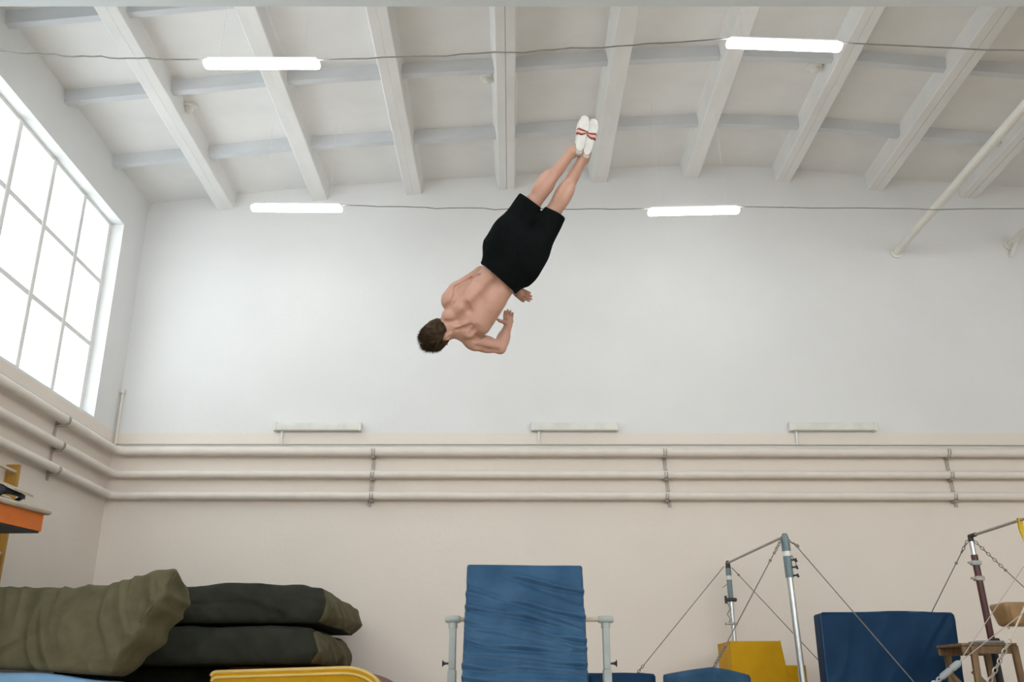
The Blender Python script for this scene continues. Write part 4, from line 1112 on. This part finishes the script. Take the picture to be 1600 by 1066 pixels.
# shorts: loose black cloth shell from the waistband to the knees
lo = J(745, 470, -.33); hi = J(884, 298, .08)
g = SDF(np.minimum(lo, hi) - [.02, .02, 0], np.maximum(lo, hi) + [.02, .02, 0], .0042)
W0 = J(779, 434, -.115)
g.loft([J(771, 446, -.115), J(785, 425, -.113), J(802, 402, -.108), J(815, 382, -.108)], [LAT] * 4, [.146, .158, .188, .195], [.108, .118, .135, .130], .02, 2.4)
for hp, kn, s in ((Rhip, Rkn, -1), (Lhip, Lkn, 1)):
    end = kn + un(kn - hp) * .06
    hp2 = hp + LAT * s * .012
    g.loft([hp2, hp2 + (end - hp2) * .35, hp2 + (end - hp2) * .7, end], [LAT] * 4, [.115, .112, .098, .086] if s < 0 else [.112, .106, .090, .076], [.118, .114, .104, .094], .035 , 2.3)
g.ell(J(766, 385, -.16), (.02, .045, .05), [LAT, UPB, BK], .03)
sl, P = g._blk(lo - 9, hi + 9)
rel = P - W0; al = -(rel @ UPB); la = rel @ LAT; bk = rel @ BK
fold = (1 - 2 * np.abs(vnoise(np.stack([la * 5 + al * 2.5, al * 5 - la * 5, bk * 3], -1), 31))) * .010 + (1 - 2 * np.abs(vnoise(np.stack([la * 9, al * 3.0, bk * 6], -1), 37))) * .004 * sstep(.1, .35, al)
d = g.d[sl] - fold
# waistband cut, hem cuts (a little uneven)
hemR = (P - J(829, 315, -.11)) @ un(Rkn - Rhip) + .06 * ((P - J(829, 315, -.11)) @ LAT)
hemL = (P - J(862, 331, -.11)) @ un(Lkn - Lhip) - .04 * ((P - J(862, 331, -.11)) @ LAT)
isL = (P - J(849, 326, -.11)) @ LAT
hem = np.where(isL > 0, hemL, hemR)
slit = np.maximum(.007 - np.abs(isL), -(.045 + hem)) 
wb = -(al + .006)
d = np.maximum(d, np.maximum(hem, wb))
d = np.maximum(d, np.minimum(.0055 - np.abs(isL), .04 + hem))
inner = np.maximum(g.d[sl] - fold + .009, 0 * d - 1)
d = np.maximum(d, -inner)
g.d[sl] = d
V, Q = g.mesh(); V = smooth_mesh(V, Q, 1, .4)
sh = body_part('shorts', V, Q, 'shorts')
del g

# shoes: soft white gym shoes, soles towards the camera, maroon and salmon straps across
for s in (-1, 1):
    hl, te = FEET[s]; ax = un(te - hl); ln = np.linalg.norm(te - hl)
    sd = un(LAT * .9 + np.array([.35, .1, 0])); sd = un(sd - ax * (sd @ ax)); up = np.cross(sd, ax)       # up = out of the sole
    if up[2] < 0: up = -up
    lo = np.minimum(hl, te) - .11; hi = np.maximum(hl, te) + .11
    g = SDF(lo, hi, .0036)
    st = [hl + ax * (t * ln) for t in (.03, .15, .4, .65, .82, .97)]
    off = [-.034, -.040, -.036, -.030, -.026, -.022]
    g.loft([p + up * o_ for p, o_ in zip(st, off)], [sd] * 6, [.024, .034, .035, .043, .042, .026], [.030, .040, .036, .031, .027, .020], .0, 2.3)
    sl, P = g._blk(lo, hi); q = P - hl
    e = (q @ up) + .004                        # flat sole
    d = g.d[sl]; k = .010; hh = np.maximum(k - np.abs(d - e), 0) / k; d = np.maximum(d, e) + hh * hh * k * .25
    an = Ran if s < 0 else Lan
    # opening round the ankle
    op = np.linalg.norm(np.cross(P - an, un(an - (Rkn if s < 0 else Lkn))), axis=-1) - .033
    opn = np.maximum(op, (q @ ax) - .055); opn = np.maximum(opn, (q @ up) + .018)
    d = np.maximum(d, -opn)
    g.d[sl] = d
    V, Q = g.mesh(); V = smooth_mesh(V, Q, 1, .4)
    shoe = body_part('shoe', V, Q, 'shoe')
    # sole outline, slightly proud
    out = []
    ts = [0, .03, .09, .2, .35, .5, .65, .78, .88, .95, .99, 1.0]; wd = [.006, .016, .024, .028, .026, .029, .035, .036, .031, .022, .011, .003]
    ring = [(t, w_) for t, w_ in zip(ts, wd)] + [(t, -w_) for t, w_ in reversed(list(zip(ts, wd)))]
    n = len(ring); v = []
    for h_, sc in ((-.008, 1.0), (-.0015, 1.0), (.0005, .93)):
        v += [hl + ax * (ln * (.5 + (t - .5) * (1.0 if sc == 1 else .985))) + sd * w_ * sc + up * h_ for t, w_ in ring]
    f = [(a * n + i, a * n + (i + 1) % n, (a + 1) * n + (i + 1) % n, (a + 1) * n + i) for a in (0, 1) for i in range(n)]
    f += [(2 * n + i, 2 * n + i + 1, 2 * n + n - 2 - i, 2 * n + n - 1 - i) for i in range(n // 2 - 1)]
    so = body_part('sole', v, f, 'sole', shoe, smooth=30)
    # straps: two maroon bands with a salmon band between, bent in the middle
    m_ = -.012 * s
    def band(t0, t1, tm0, tm1, hgt, mt):
        xs = np.linspace(-.041, .041, 9); v = []; f = []
        for x in xs:
            k_ = (x * -s + .041) / .082                       # 0 at the outer edge, 1 at the inner edge
            c0 = np.interp(k_, [0, .45, 1], [t0, tm0, .57]); c1 = np.interp(k_, [0, .45, 1], [t1, tm1, .57 + (t1 - t0) * .25])
            drop = 0.0 if abs(x) < .034 else -.022
            for c in (c0, c1): v.append(hl + ax * ln * c + sd * x * (1.0 if abs(x) < .034 else .96) + up * (hgt + drop))
        for i in range(8): f.append((2 * i, 2 * i + 1, 2 * i + 3, 2 * i + 2))
        nn = len(v); v += [p - up * .003 for p in v]; f += [tuple(q_ + nn for q_ in reversed(a)) for a in f]
        f += [(2 * i, 2 * i + 2, nn + 2 * i + 2, nn + 2 * i) for i in range(8)] + [(2 * i + 3, 2 * i + 1, nn + 2 * i + 1, nn + 2 * i + 3) for i in range(8)]
        body_part('elastic_strap', v, f, mt, shoe, smooth=False)
    band(.50, .62, .47, .59, .0025, 'salmon'); band(.60, .645, .575, .62, .004, 'maroon'); band(.475, .52, .445, .49, .004, 'maroon')
    del g
